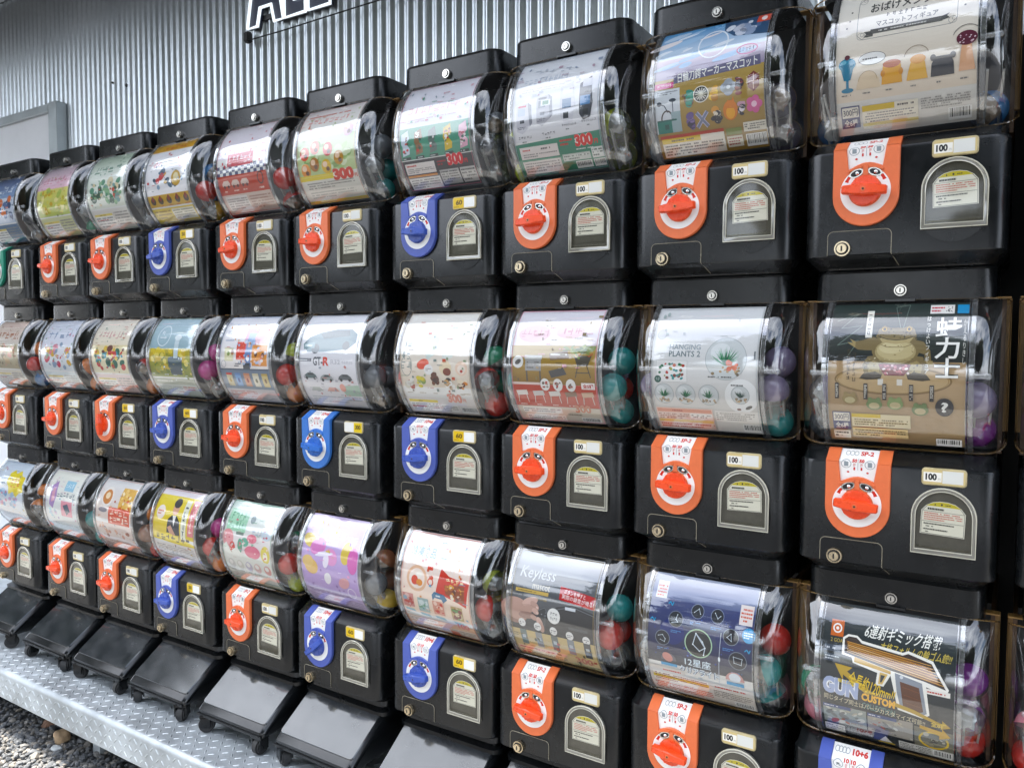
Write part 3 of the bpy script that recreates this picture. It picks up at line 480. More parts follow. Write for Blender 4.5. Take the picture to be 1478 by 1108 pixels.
@art(1, 7)
def _(c):
    c.R(0, 0, 100, 40, '#e2dfe4', '#d9ccd0').R(0, 36, 100, 76, '#a58a48', '#8b6a33'); c.E(24, 24, 19, 9, '#dcb3bc').G(8, 19, 42, 28, 5, 1, '#c9929e').E(66, 22, 16, 7, '#e3bcc2').G(53, 18, 80, 26, 3, 1, '#c9929e').S(60, 36, 99, 44, 26, ['#7d8a4f', '#66753f', '#99a05f'], 2, 5, 2, .4)
    c.E(8, 53, 6.6, 6.6, '#e0ddd8').E(8, 53, 4, 2.4, '#5a5652', rot=-30).R(17, 48, 36, 62, '#9d9b98').R(16, 46, 37, 50, '#c9c6c0').R(18, 62, 19.6, 73, '#4a4642').R(34, 62, 35.6, 73, '#4a4642').fine(19, 52, 34, 60, '#6a6662', 3)
    c.P([(45, 44), (66, 41), (69, 49), (47, 51)], '#7c6450').R(47, 44, 66, 46, '#cfc9c0').P([(45, 62), (62, 58), (66, 65), (48, 69)], '#3c3a38').P([(74, 46), (94, 46), (90, 56), (78, 56)], '#443c30').L([(79, 56), (76, 68)], .8, '#2f2a24').L([(89, 56), (93, 68)], .8, '#2f2a24').L([(76, 63), (92, 63)], .8, '#2f2a24').S(72, 42, 96, 50, 14, ['#c9a26a', '#a85a3a', '#7a8a4a'], 1, 2, 4)
    for u in (40, 55, 70): c.E(u, 76, 5.6, 6.4, '#e9e5e0').S(u - 4, 72, u + 4, 80, 7, ['#6e5d52', '#8f7f72', '#b5473a'], 1, 2, int(u))
    c.R(0, 76, 100, 99, '#b9422c'); c.R(0, 74, 34, 76.5, '#e4cfc6')
    for u in (40, 55, 70): c.E(u, 76, 5.6, 6.4, '#e9e5e0').S(u - 4, 72, u + 4, 80, 7, ['#6e5d52', '#8f7f72', '#b5473a'], 1, 2, int(u))
    c.R(82, 73, 97, 79.5, '#f0e6e0').T(83.5, 74.2, 95.5, 78.5, '全5種', '#b5322a', .04)
    for i, u in enumerate((11, 31, 50, 69, 88)):
        c.P([(u - 7, 83), (u + 6, 82), (u + 7, 87), (u - 6, 88)], ['#d9cfc8', '#c8bfba', '#d4ccc6', '#7a5a44', '#c9a58c'][i]).L([(u - 5, 88), (u - 6, 95)], .7, '#e2d8d2').L([(u + 5, 87), (u + 6, 95)], .7, '#e2d8d2').fine(u - 5, 96.4, u + 5, 98, '#f1dcd4', 1)
    c.R(0, 99, 100, 115, '#d8cdbf'); c.R(7, 100, 54, 106, '#f1eee8').fine(8, 101, 52, 105.5, '#8a8480', 2).R(9, 108, 56, 115, '#eceae4').fine(10, 109, 54, 114, '#8a8480', 3).T(70, 96, 88, 104, '300', '#c98a72', .04).fine(60, 105, 96, 108, '#8f8478', 1); barcode(c, 74, 109, 96, 114.5)
@art(2, 7)
def _(c):
    c.R(0, 0, 100, 84, '#5d6064', '#23262a').R(0, 0, 100, 18, '#c6c8cb', '#8b8e92').T(8, 14, 50, 28, 'Keyless', '#b9bbbf', .0, slant=2).T(25, 29, 46, 35, 'mascot', '#c2b9a4', .0).R(5, 36, 45, 39.5, '#c7ab6a').fine(8, 36.9, 42, 38.7, '#5b4a28', 1).T(30, 42, 44, 45, '全5種', '#8a7648', .01)
    c.P([(58, 27), (100, 32), (100, 44), (58, 40)], '#b53a3c').T(63, 30, 88, 34.5, 'ボタンを押すと', '#f1e3e0', .02, rot=5).T(61, 35.4, 98, 40, '実際の鍵音が鳴る!', '#f1e3e0', .02, rot=5)
    c.P([(44, 60), (56, 48), (74, 43), (100, 48), (100, 84), (40, 84)], '#16181b').L([(46, 60), (58, 50), (74, 45), (100, 50)], .7, '#5a5e63').R(66, 46, 78, 49, '#c9ccd0').R(70, 66, 92, 69, '#3a3d41')
    c.P([(28, 58), (42, 50), (47, 58), (38, 68), (31, 66)], '#24262a').L([(29, 58.5), (42, 51), (46, 57.5)], .5, '#6a6e74').S(31, 54, 45, 66, 7, ['#5d6268', '#4a4e54', '#83888e'], .7, 1.2, 3)
    sk, s2, s3 = '#b39184', '#c6a598', '#94756a'
    c.E(5, 60, 17, 14, s3, 26, rot=10).E(8, 58, 16, 12, sk, 26, rot=8).E(24, 48, 10, 4.4, s2, 20, rot=-22).E(30, 51, 6, 3.4, sk, 18, rot=35).E(22, 56, 10, 4.0, sk, 20, rot=-14).E(31, 57, 4.4, 3, s2, 16, rot=30).E(20, 63, 10, 3.8, s3, 20, rot=-4).E(29, 64, 4.2, 2.8, sk, 16, rot=20).E(36, 69, 3.6, 7, s2, 18, rot=-18).E(37.5, 73, 3.4, 6, sk, 18, rot=-10).L([(14, 53), (24, 51), (31, 53)], .35, s3).L([(12, 60), (22, 59.5), (30, 60.5)], .35, '#7d6258').E(33.2, 52.6, 1.6, 1.1, '#d9bdb2', 12, rot=35).E(33.4, 58.4, 1.4, 1, '#d9bdb2', 12, rot=30)
    c.E(53, 58, 7.6, 8.2, '#e3e1dc').G(48.4, 53.5, 57.6, 58, 3, 1, '#3a3a3c').G(48.4, 58.8, 57.6, 63, 4, 1, '#3a3a3c')
    c.R(0, 80, 100, 104, '#c9b485')
    for i, u in enumerate((14, 33, 52, 71, 90)): c.E(u, 72 + i * 1.2, 4.4, 4.6, '#dedcd8').fine(u - 3, 70.5 + i * 1.2, u + 3, 74.5 + i * 1.2, '#5f5f60', 2).R(u - 4, 80, u + 4, 98, ['#6e7b78', '#8d8f90', '#5f6664', '#7f8488', '#3c3d40'][i]).R(u - 2, 86, u + 2, 90, '#b6bcc0')
    c.R(0, 100, 100, 115, '#dcc49a'); c.R(3, 101, 62, 105, '#e2b8a8').fine(4, 102, 60, 104.6, '#b5473c', 1).fine(4, 106, 60, 113.5, '#7f735e', 3).T(72, 100, 92, 108, '300', '#cc8a7c', .04).R(66, 109, 98, 114.5, '#d8cda0').fine(67, 110, 97, 114, '#5e5a40', 2)
def price_strip(c, w, bgc='#e3ddd2', n='300', nc='#d23c34'):
    c.R(0, w, 100, 115, bgc); warn(c, 4, w + 3, 46, 113); c.R(48, w + 8, 72, 113, '#e9e6e0').fine(49, w + 9, 71, 112, '#8a8680', 4)
    c.T(62, w - 5, 82, w + 5, n, nc, .06, outline='#f5ece4').T(83, w, 87, w + 4, '円', nc, .04); barcode(c, 75, w + 10, 97, 113)
@art(0, 6)
def _(c):
    c.R(0, 0, 100, 60, '#e6e4ea', '#d9d6dc').G(10, 26, 84, 36, 8, 1, '#d7a6b0').fine(12, 40, 80, 45, '#c9a9b4', 2).R(0, 50, 100, 84, '#5d9a82', '#4f8c74')
    for i, u in enumerate((9, 28, 48, 69, 90)):
        k = ['#c9d3dc', '#8a6a4e', '#5f6f68', '#d1b24a', '#d8a9b8'][i]
        c.P([(u - 5, 56), (u + 4, 52), (u + 6, 62), (u + 1, 66), (u + 6, 72), (u + 5, 78), (u - 5, 80), (u - 4, 70), (u - 6, 66)], k).S(u - 5, 55, u + 5, 78, 12, [k, '#efe9e4', '#6a4a3c', '#c95a5a', '#3d5a50'], 1, 2.4, i + 4).R(u - 6, 81, u + 6, 84, '#2c3b36').fine(u - 5, 81.6, u + 5, 83.4, '#d8e0dc', 1)
    c.R(0, 85, 100, 115, '#3a3638'); c.R(4, 88, 46, 99, '#e6ddd8').fine(6, 89, 24, 92, '#c4483e', 1).fine(6, 93, 44, 98, '#8a8480', 3).R(4, 100, 46, 102, '#cf8a4e').R(4, 103, 48, 114, '#dedad6').fine(6, 104, 46, 113, '#7d7976', 4).T(64, 83, 86, 95, '300', '#d8454a', .06, outline='#f0dcd6').T(87, 90, 91, 94, '円', '#d8454a', .04).fine(50, 88, 62, 94, '#b5484a', 2).R(50, 98, 76, 112, '#b9b6b4').fine(51, 99, 75, 111, '#5c5a5a', 5).R(78, 98, 98, 112, '#c6c3c0').fine(79, 99, 97, 111, '#5c5a5a', 4)
@art(1, 6)
def _(c):
    c.R(0, 0, 100, 84, '#eae6e0', '#e4d5c2').P([(30, 24), (52, 18), (58, 42), (40, 54)], '#d5ddd6').P([(60, 24), (74, 20), (76, 50), (62, 54)], '#dde0d8').G(2, 32, 18, 66, 2, 3, '#7d8a86').O(10, 60, 8, .6, '#6f7a78', rw=12)
    c.E(34, 58, 9, 5.6, '#d9604e', rot=-18).E(42, 64, 6.4, 6, '#e9e6e2').fine(38, 62, 46, 66, '#8a8078', 2).E(66, 62, 8.6, 8, '#e6d4b4').E(68, 66, 5.6, 4.4, '#7a3c2a').E(88, 62, 8.4, 8, '#e9cdb8').E(88, 63, 5.4, 5, '#efe0d2').E(88, 65, 2, 1.7, '#a5352a')
    for i, (u, w) in enumerate(((12, 80), (30, 78), (50, 74), (70, 80), (88, 80))): c.S(u - 8, w - 8, u + 8, w + 8, 12, [['#e8e4da', '#c9c2b2', '#a04a3c'], ['#e6e2cc', '#8aa060', '#d9c85a'], ['#5e3424', '#7a4a34', '#3c2018'], ['#efece6', '#3a302a', '#c9a070'], ['#d98a3e', '#efe0c8', '#5e2c1c']][i], 2, 4.6, i + 3).fine(u - 6, 90, u + 6, 92, '#a89a88', 1)
    price_strip(c, 96, '#ded8d4', '300', '#dc9a8c')
@art(2, 6)
def _(c):
    c.R(0, 0, 100, 92, '#eadfdc', '#efd5be').T(10, 14, 46, 25, '冷凍食品', '#7fa4bf', .05).G(50, 16, 94, 28, 5, 1, '#cfc4c4')
    for u in range(4, 100, 6): c.R(u, 30, u + .6, 92, '#f0d6c4', up=(u == 4))
    c.E(24, 49, 15, 15, '#e0b79a', 24).E(24, 49, 11.5, 11.5, '#eddcd0', 24).E(21, 51, 5, 5.6, '#d0452c').E(28, 53, 4.6, 4, '#d98a3a').E(27, 44, 4.6, 3, '#efe6da').O(44, 50, 4.4, 1.4, '#d65c40').E(45, 45, 3, 2.4, '#d8563c').R(38, 33, 46, 37, '#d65c50')
    c.P([(58, 33), (70, 40), (98, 44), (94, 72), (84, 68), (52, 60)], '#c93a2c').P([(64, 50), (92, 48), (92, 68), (66, 60)], '#8d4a2e').S(64, 46, 92, 68, 26, ['#e2d6c4', '#5a2c20', '#b56a3c', '#d8a04a'], 1, 2.6, 3).G(66, 42, 92, 47, 4, 1, '#f3e2b4')
    c.P([(46, 64), (50, 60), (64, 62), (68, 67), (62, 72), (60, 68), (50, 67), (47, 71)], '#2f6688').fine(52, 63, 62, 66, '#dfe9ee', 1)
    for i, (u, w) in enumerate(((10, 77), (32, 80), (54, 80), (80, 82))): c.R(u - 8, w - 9, u + 8, w + 8, ['#c98a84', '#9fb4b2', '#d89a88', '#b9a070'][i]).S(u - 8, w - 9, u + 8, w + 8, 16, [['#b5473f', '#dcb4ac', '#8aa0b0'], ['#4f8f92', '#cfdad8', '#6a9a7c'], ['#c9453a', '#f0d0c0', '#e09a80'], ['#7a2f22', '#d9c9a8', '#5f8a50']][i], 1.5, 3.6, i + 6).P([(u - 8, w + 10), (u + 6, w + 11), (u + 8, w + 14), (u - 6, w + 13)], '#8fb0b8')
    c.R(0, 97, 100, 115, '#dfb89c'); c.R(3, 98, 46, 104, '#ece2da').fine(4, 99, 44, 103.4, '#a07d6c', 2).R(3, 106, 60, 113, '#e4d9d0').fine(4, 107, 58, 112, '#8f7466', 3).T(76, 94, 92, 101, '100', '#d98a80', .04).R(62, 104, 98, 113, '#dccbbb').fine(63, 105, 97, 112, '#7f6a5c', 3).R(60, 108, 72, 114, '#cc6a48')
@art(0, 5)
def _(c):
    c.R(0, 0, 100, 50, '#ece4e2', '#e4e6da').R(0, 40, 100, 84, '#c9d6ae', '#b7c48e').G(10, 14, 84, 22, 8, 1, '#e2a49c').fine(8, 8, 90, 12, '#d07a6c', 1)
    c.S(6, 44, 94, 82, 46, ['#9fb877', '#b9cc92', '#8aa665', '#d5dcb8'], 3, 8, 4)
    for i, (u, w, k) in enumerate(((14, 58, '#d9604c'), (32, 52, '#df8878'), (54, 56, '#cf5a58'), (30, 72, '#a9743c'), (72, 68, '#b98a3c'), (86, 36, '#d9b4cc'), (14, 78, '#e09a5c'), (50, 76, '#d9b24c'))): c.E(u, w, 8, 8.4, k).E(u - 2, w - 2.6, 4, 3.4, '#efd0b4').E(u + 2, w + 3, 3, 2.6, '#6a4a34')
    c.R(0, 86, 100, 115, '#e0dcd2'); c.R(0, 84, 60, 90, '#e2cc5a').T(58, 80, 92, 93, '300', '#d2402e', .07, outline='#f6ece0').T(92.5, 88, 97, 92, '円', '#d2402e', .04).fine(10, 92, 90, 100, '#8f8c84', 3).fine(10, 102, 86, 110, '#a8a59d', 3).R(0, 112, 100, 115, '#ddc75c')
@art(1, 5)
def _(c):
    c.R(0, 0, 100, 115, '#e9e8ec', '#dfdbdd'); c.P([(6, 36), (14, 28), (32, 22), (58, 18), (84, 18), (95, 24), (96, 34), (84, 42), (40, 46), (14, 46)], '#4d6a70').P([(32, 23), (58, 19), (80, 19), (84, 26), (40, 30)], '#2f4348').E(28, 42, 7, 6, '#2a3438').E(80, 38, 6, 5.4, '#2a3438').P([(6, 36), (26, 34), (26, 41), (8, 43)], '#6f8b90').R(9, 37, 22, 39.5, '#c9d6d8')
    c.R(0, 54, 22, 58, '#6d7078').fine(1, 55, 21, 57.4, '#e4e6ea', 1).T(25, 52, 42, 63, 'GT-', '#5e6066', .03).T(42.5, 52, 53, 63, 'R', '#d05a52', .04, slant=1).T(56, 55.5, 72, 61, 'R32', '#b9b6bc', .01).G(74, 56.5, 94, 61, 6, 1, '#c4c1c6')
    for i, (u, w) in enumerate(((18, 76), (46, 78), (78, 77))): c.P([(u - 12, w + 3), (u - 10, w - 1), (u - 4, w - 4), (u + 5, w - 4), (u + 10, w - 1), (u + 12, w + 3)], ['#56696a', '#9aa09f', '#5a5f63'][i]).E(u - 7, w + 3, 2.2, 2, '#25282a').E(u + 7, w + 3, 2.2, 2, '#25282a').P([(u - 5, w - 1), (u - 2, w - 3.4), (u + 4, w - 3.4), (u + 7, w - 1)], '#33393c')
    for i, (u, w) in enumerate(((24, 93), (52, 93))): c.P([(u - 11, w + 2), (u - 6, w - 3), (u + 5, w - 3), (u + 11, w + 2)], ['#b9bdb8', '#d5a49a'][i])
    c.P([(66, 88), (98, 86), (98, 100), (72, 100)], '#9fb8a6').E(70, 90, 5, 5, '#dc9a8e').fine(10, 101, 94, 110, '#b5b9bd', 3)
@art(2, 5)
def _(c):
    c.R(0, 0, 100, 94, '#cdb9dc', '#b79bd0').T(26, 16, 70, 24, 'CABLE', '#f2eaf6', .03).G(72, 18, 92, 23, 5, 1, '#efe6f4').R(36, 26, 60, 32, '#f0e4f2').fine(38, 27.4, 58, 30.6, '#a888c0', 1)
    for u, w, ru, rw, k, ro in ((12, 30, 12, 8, '#e6cf86', 20), (28, 36, 14, 10, '#d88ac0', -20), (18, 62, 12, 10, '#dfb978', 10), (12, 56, 10, 8, '#e2c184', 0), (78, 38, 9, 14, '#dcc26a', 10), (90, 46, 9, 16, '#d678b4', 0), (52, 46, 12, 10, '#e3a2cc', 30), (44, 52, 5, 9, '#efe6f0', 10), (74, 76, 10, 7, '#dba2a8', -25), (46, 74, 6, 8, '#efe9ec', 20), (40, 44, 16, 2.4, '#efe6f4', -10), (86, 24, 6, 5, '#c9bcd4', 0), (26, 18, 4, 4, '#b9c6d2', 0)): c.E(u, w, ru, rw, k, 18, rot=ro).E(u - 2, w - 2, ru * .6, rw * .55, k, 14, rot=ro)
    c.R(0, 90, 100, 115, '#c9b6d2'); c.fine(6, 92, 84, 98, '#8a749c', 3).fine(6, 100, 96, 112, '#9a86a8', 4).O(84, 88, 7, 1, '#efe2ef')
@art(0, 4)
def _(c):
    c.R(0, 0, 100, 46, '#ece6ea', '#e2d6de').G(20, 32, 74, 42, 6, 1, '#d46a74').G(22, 43, 70, 56, 3, 1, '#cf4a44'); c.up()
    for i in range(16):
        for j in range(3):
            if (i + j) % 2 == 0: c.R(i * 6.25, 55 + j * 4.4, i * 6.25 + 6.25, 59.4 + j * 4.4, '#5a5d78', up=False)
    c.R(22, 40, 74, 57, '#c9525a').G(24, 42, 72, 55, 6, 1, '#f0d4d4').R(0, 68, 100, 92, '#b8452f')
    for u in (16, 35, 54): c.P([(u - 8, 78), (u - 4, 74), (u + 5, 74), (u + 8, 78), (u + 8, 81), (u - 8, 81)], '#d9c0b4').E(u - 4, 82, 2, 2, '#4a2a24').E(u + 4, 82, 2, 2, '#4a2a24').fine(u - 6, 86, u + 6, 89, '#e8c4b8', 1)
    c.O(86, 76, 6, 1.6, '#2f2220', rw=8).fine(80, 86, 94, 90, '#f0d0c4', 1); c.R(0, 92, 100, 115, '#d8c2b6'); c.R(6, 94, 50, 111, '#e2dcd8').fine(8, 96, 48, 110, '#9a8f8a', 5).fine(54, 95, 96, 111, '#a9857a', 5)
@art(1, 4)
def _(c):
    c.R(0, 0, 100, 72, '#ebe9ee', '#e8e0da').R(0, 70, 100, 98, '#5f6f82', '#8d9aa8').R(0, 70, 100, 72, '#3f4a5a').G(8, 18, 46, 26, 7, 1, '#b7bccb').fine(8, 30, 40, 34, '#a9aec0', 1)
    c.R(48, 16, 72, 50, '#c98aa8').R(54, 22, 70, 46, '#8fa6c8').R(34, 34, 52, 58, '#d65c50').R(52, 46, 64, 68, '#6f86b4').R(66, 38, 96, 66, '#df9a5c').E(80, 28, 12, 9, '#e2b4bc').E(74, 50, 3, 4, '#5a3a30').E(88, 52, 3, 4, '#5a3a30').E(58, 56, 3, 4, '#eef0f4').R(10, 42, 28, 60, '#dfd9b4').E(18, 50, 3, 3, '#7a8a4a').E(26, 48, 3, 4, '#8a6a5c').R(48, 62, 62, 70, '#2f343c').S(30, 30, 96, 66, 26, ['#e6c9c4', '#d97a6c', '#b5c2da', '#efe6e2'], 1.5, 4, 4).O(8, 64, 5, .8, '#9a9aa4').fine(30, 62, 44, 68, '#5a5a62', 2)
    for i, u in enumerate((16, 34, 52, 70, 88)): c.R(u - 6, 76, u + 6, 94, ['#d6cba8', '#8fb0d8', '#dba48a', '#e3dcc8', '#d9c590'][i]).E(u, 86, 2.4, 3, ['#b5922f', '#3f5f9c', '#a5483a', '#6f6a4a', '#7a5c30'][i]).R(u - 6, 76, u + 6, 79, ['#c9504a', '#6a88b4', '#c98a6a', '#cfc4a4', '#c4a860'][i])
    c.R(0, 98, 100, 115, '#d3cfd2'); c.fine(6, 100, 60, 108, '#c98a80', 3).fine(6, 109, 94, 113, '#9aa4b0', 2)
@art(2, 4)
def _(c):
    c.R(0, 0, 100, 66, '#d6e4da', '#e6d6d4').R(4, 10, 44, 38, '#a9d2b4').G(8, 13, 40, 24, 4, 1, '#5f9a78').G(8, 25, 40, 35, 5, 1, '#5f9a78').R(26, 38, 42, 42, '#7d8a80').E(54, 20, 5, 5, '#8f9a9a').G(58, 30, 86, 40, 4, 1, '#b5bcc4')
    for u, w, ru, rw, k in ((10, 48, 12, 12, '#e3a2a4'), (20, 60, 6, 8, '#d4574e'), (36, 56, 5, 10, '#5f9a7c'), (46, 50, 8, 6, '#6aa890'), (62, 62, 16, 9, '#dc7f92'), (60, 44, 10, 6, '#e08a98'), (88, 62, 9, 12, '#e0cf72'), (88, 64, 4.4, 6, '#f0ead0'), (88, 36, 10, 7, '#c9d2d8')): c.E(u, w, ru, rw, k, 18).S(u - ru * .8, w - rw * .8, u + ru * .8, w + rw * .8, 8, ['#f0d6d2', k, '#c96a74'], 1, 2.2, int(u))
    c.P([(0, 60), (8, 54), (16, 66), (30, 58), (40, 68), (60, 70), (100, 74), (100, 115), (0, 115)], '#e4e2d8')
    for i, u in enumerate((14, 32, 50, 68, 88)): c.E(u, 84, 7, 7, ['#c9c4bc', '#cfcabc', '#b9b0c0', '#d9b4ac', '#dda29a'][i]).E(u - 1, 82, 4, 3.4, '#ece6e0').fine(u - 6, 92, u + 6, 95, '#a29c94', 1)
    c.fine(10, 97, 60, 104, '#b9a9a4', 3).R(0, 106, 100, 115, '#9db4a8'); c.R(0, 108, 100, 115, '#d3cdb4')
@art(0, 3)
def _(c):
    c.R(0, 0, 100, 14, '#d9a63f').G(28, 5, 82, 11.5, 5, 1, '#c1442f').R(0, 14, 100, 80, '#ece9ea')
    c.S(8, 40, 92, 72, 20, ['#2f4458', '#5a6f84', '#8fa4b8', '#c95a5a', '#d5b36a', '#3a4a5c'], 3, 7, 5).E(74, 58, 11, 11, '#cba65a').E(74, 56, 6, 6, '#e6d8b0').S(6, 26, 40, 40, 8, ['#d99aa4', '#e6c0c4'], 2, 4, 3).R(0, 78, 100, 94, '#c9a24a')
    for u in (12, 30, 50, 70, 90): c.E(u, 86, 6, 5, '#4a3a20').E(u, 83, 3, 4, '#8a3a24').fine(u - 6, 92, u + 6, 94, '#b5402a', 1)
    c.R(0, 96, 100, 115, '#dfc45e'); c.R(46, 98, 96, 112, '#e9e4d0').fine(48, 99, 94, 111, '#8f8a70', 4).fine(4, 98, 42, 110, '#9a7a2a', 3)
@art(1, 3)
def _(c):
    c.R(0, 0, 100, 50, '#b9cdd6', '#8fa9b0').R(0, 44, 100, 86, '#b5a548', '#7f8a3c').S(0, 42, 100, 84, 60, ['#d6bf4c', '#9a9a3e', '#6a7a34', '#e0d07a', '#c4a83a'], 3, 7, 3).O(30, 26, 15, 1.2, '#e9f1f4').G(20, 18, 40, 34, 1, 2, '#eef4f6')
    c.P([(46, 60), (80, 60), (76, 82), (50, 82)], '#3d4d54').E(63, 60, 17, 5, '#5a6c74').R(60, 28, 70, 58, '#c9d6da').E(65, 28, 8, 4, '#dfe8ea').R(0, 88, 100, 115, '#a9ad9c'); c.fine(8, 90, 92, 94, '#e4e6da', 1).R(0, 97, 100, 115, '#c3c9c2').fine(6, 99, 60, 112, '#8a948c', 4).fine(64, 99, 96, 106, '#b56a5e', 2)
@art(2, 3)
def _(c):
    c.R(0, 0, 100, 10, '#e6dde0').R(0, 8, 100, 66, '#e0cc5a', '#d9bd42').E(16, 32, 10, 10, '#eddfd4').fine(9, 28, 23, 36, '#c9704e', 2)
    c.P([(34, 62), (36, 40), (44, 34), (56, 34), (64, 42), (66, 62)], '#20232c').E(50, 24, 7.5, 9.5, '#d9ab90').E(50, 17, 8.5, 6.5, '#2a2220').P([(46, 34), (54, 34), (51, 50)], '#efece6').P([(36, 52), (44, 48), (56, 62), (44, 64)], '#c99a84')
    c.R(68, 12, 80, 66, '#e4e2cc').G(70, 16, 78, 62, 1, 5, '#4a4f5a').R(84, 10, 98, 60, '#d98a8a').G(87, 14, 95, 56, 1, 5, '#f3e2d8')
    c.P([(0, 62), (40, 60), (100, 72), (100, 78), (0, 72)], '#e8d04c').G(8, 62, 92, 73, 7, 1, '#3a3420').R(0, 76, 100, 115, '#e4dcd6').fine(6, 79, 94, 96, '#a59a96', 6).fine(6, 98, 94, 103, '#c9605a', 1).fine(6, 105, 94, 113, '#9f9692', 3)
def simple(top, mid, bot, n_title, tc, cols, seed, yb=None):
    def f(c):
        c.R(0, 0, 100, 40, top[0], top[1]).R(0, 40, 100, 84, mid[0], mid[1]).G(12, 18, 88, 32, n_title, 1, tc)
        c.S(6, 36, 94, 82, 26, cols, 4, 9, seed).S(6, 42, 94, 82, 22, cols, 2, 5, seed + 1)
        c.R(0, 86, 100, 115, bot); warn(c, 6, 92, 54, 112, bar=yb or '#e6d27a'); c.fine(58, 90, 95, 110, '#8f8b86', 5)
    return f
ART[(0, 2)] = simple(('#b9ccb4', '#e6e8de'), ('#e2e6da', '#dfe0d2'), '#ddd8d0', 4, '#6f8f7c', ['#5f8f74', '#8fb08a', '#3f5a48', '#c96a5c', '#d9c9a8', '#7a9a94'], 3)
ART[(0, 1)] = simple(('#dccbd2', '#e6bcc8'), ('#d9cf7c', '#b5c06a'), '#cfcfa0', 7, '#cf7f94', ['#d6cf6a', '#c9a84c', '#a8b860', '#e6dc9c', '#bcae4c'], 4)
ART[(0, 0)] = simple(('#3f5a8c', '#7f94b4'), ('#cfd4de', '#b9c2d0'), '#5f7690', 4, '#e9eef4', ['#5a6f94', '#c9ced8', '#d97a4e', '#3a4a68'], 5)
ART[(1, 2)] = simple(('#ece4d8', '#e8dcc6'), ('#e8d9b0', '#efe6c8'), '#e2ccc8', 8, '#cf9a9a', ['#3f6a58', '#4a9aa8', '#6a3f34', '#c9605c', '#e3c26a'], 6)
ART[(1, 1)] = simple(('#d6d9e4', '#e2e2ea'), ('#e4e4ea', '#dfe2e2'), '#c9d3d6', 4, '#8f9ab0', ['#e08a9c', '#8fa0b4', '#7aa084', '#d9b05a', '#c94a5c', '#e8e8ee'], 7)
ART[(1, 0)] = simple(('#e2c9bc', '#d8cfc4'), ('#c9bfa8', '#b5a888'), '#d9cfbc', 5, '#b5806a', ['#a89a7c', '#c9b08c', '#8a7a60', '#d9a090'], 8)
@art(2, 2)
def _(c):
    c.R(0, 0, 100, 60, '#dcdad8', '#dcc9bc'); c.E(26, 26, 15, 15, '#e9e2da', 22).E(26, 26, 12, 11, '#c98a58').E(26, 24, 6, 5, '#efd8b8').R(60, 10, 96, 46, '#dfb46a').S(60, 10, 96, 46, 18, ['#efcf8c', '#c98a3c', '#f2e2c0', '#d9703c'], 2, 5, 4).R(36, 40, 94, 66, '#d35232').G(40, 44, 90, 53, 4, 1, '#f4dcc8').G(40, 54, 92, 64, 5, 1, '#f4dcc8').E(20, 46, 12, 4, '#6f6a72')
    c.R(0, 66, 100, 115, '#e2cfc6'); c.S(6, 70, 94, 92, 16, ['#c98a74', '#dba890', '#f0e2d8', '#9a5a44'], 2, 5, 5).fine(6, 96, 94, 112, '#b58a7c', 5)
@art(2, 1)
def _(c):
    c.R(0, 0, 100, 115, '#e4e2d6', '#dfe2e4'); c.P([(14, 24), (28, 16), (34, 40), (24, 62), (12, 56)], '#a98ab8').P([(18, 30), (26, 26), (28, 48), (18, 52)], '#d9a4b4').R(52, 14, 80, 30, '#9fc6d8').G(55, 17, 77, 27, 4, 1, '#eef6f8').G(34, 32, 92, 42, 6, 1, '#6f7a84').R(50, 46, 84, 72, '#df9aa4').P([(56, 54), (70, 50), (78, 62), (66, 70)], '#4a5a68').S(8, 60, 40, 78, 12, ['#b9c9dc', '#d9c4d6', '#a9d0d8'], 2, 5, 4)
    c.R(0, 84, 100, 115, '#d5dfe2'); c.fine(6, 86, 94, 98, '#a2b0b8', 4).fine(6, 100, 94, 112, '#b9a0a8', 4)
@art(2, 0)
def _(c):
    c.R(0, 0, 100, 115, '#c9d2dc', '#dcdfe2'); c.P([(40, 18), (52, 12), (60, 18), (74, 12), (82, 20), (96, 22), (92, 36), (98, 46), (84, 50), (74, 58), (62, 50), (48, 54), (46, 42), (36, 34)], '#e6d25a').G(52, 24, 84, 46, 3, 1, '#d9704a').S(4, 44, 80, 80, 26, ['#7fa8c9', '#d58aa0', '#a9c0d6', '#c9a0c0', '#5f86b0'], 3, 8, 4).G(8, 28, 36, 40, 1, 1, '#5a6a84')
    c.R(0, 86, 100, 115, '#dfdfe2'); c.fine(6, 88, 94, 112, '#a8aab2', 7)
ART[(0, 10)] = simple(('#e9e9e6', '#dfe3e6'), ('#d3dde2', '#b9cdd6'), '#e3e0d8', 4, '#6a8a9c', ['#7fa0b4', '#d9c9a8', '#c98a6a', '#e9e6de'], 9)
ART[(1, 10)] = simple(('#d9e0dc', '#c9d6cf'), ('#b9cbbf', '#9fb8a8'), '#dcdcd4', 4, '#5f8a74', ['#5f8a74', '#c9d6c4', '#a5b890', '#d9b08a'], 10)
ART[(2, 10)] = simple(('#e8dcdc', '#e0c9cc'), ('#dfb4bc', '#d59aa4'), '#e2d6d4', 3, '#c4707c', ['#d98a94', '#efd6d2', '#b5565f', '#e6c28a'], 11)

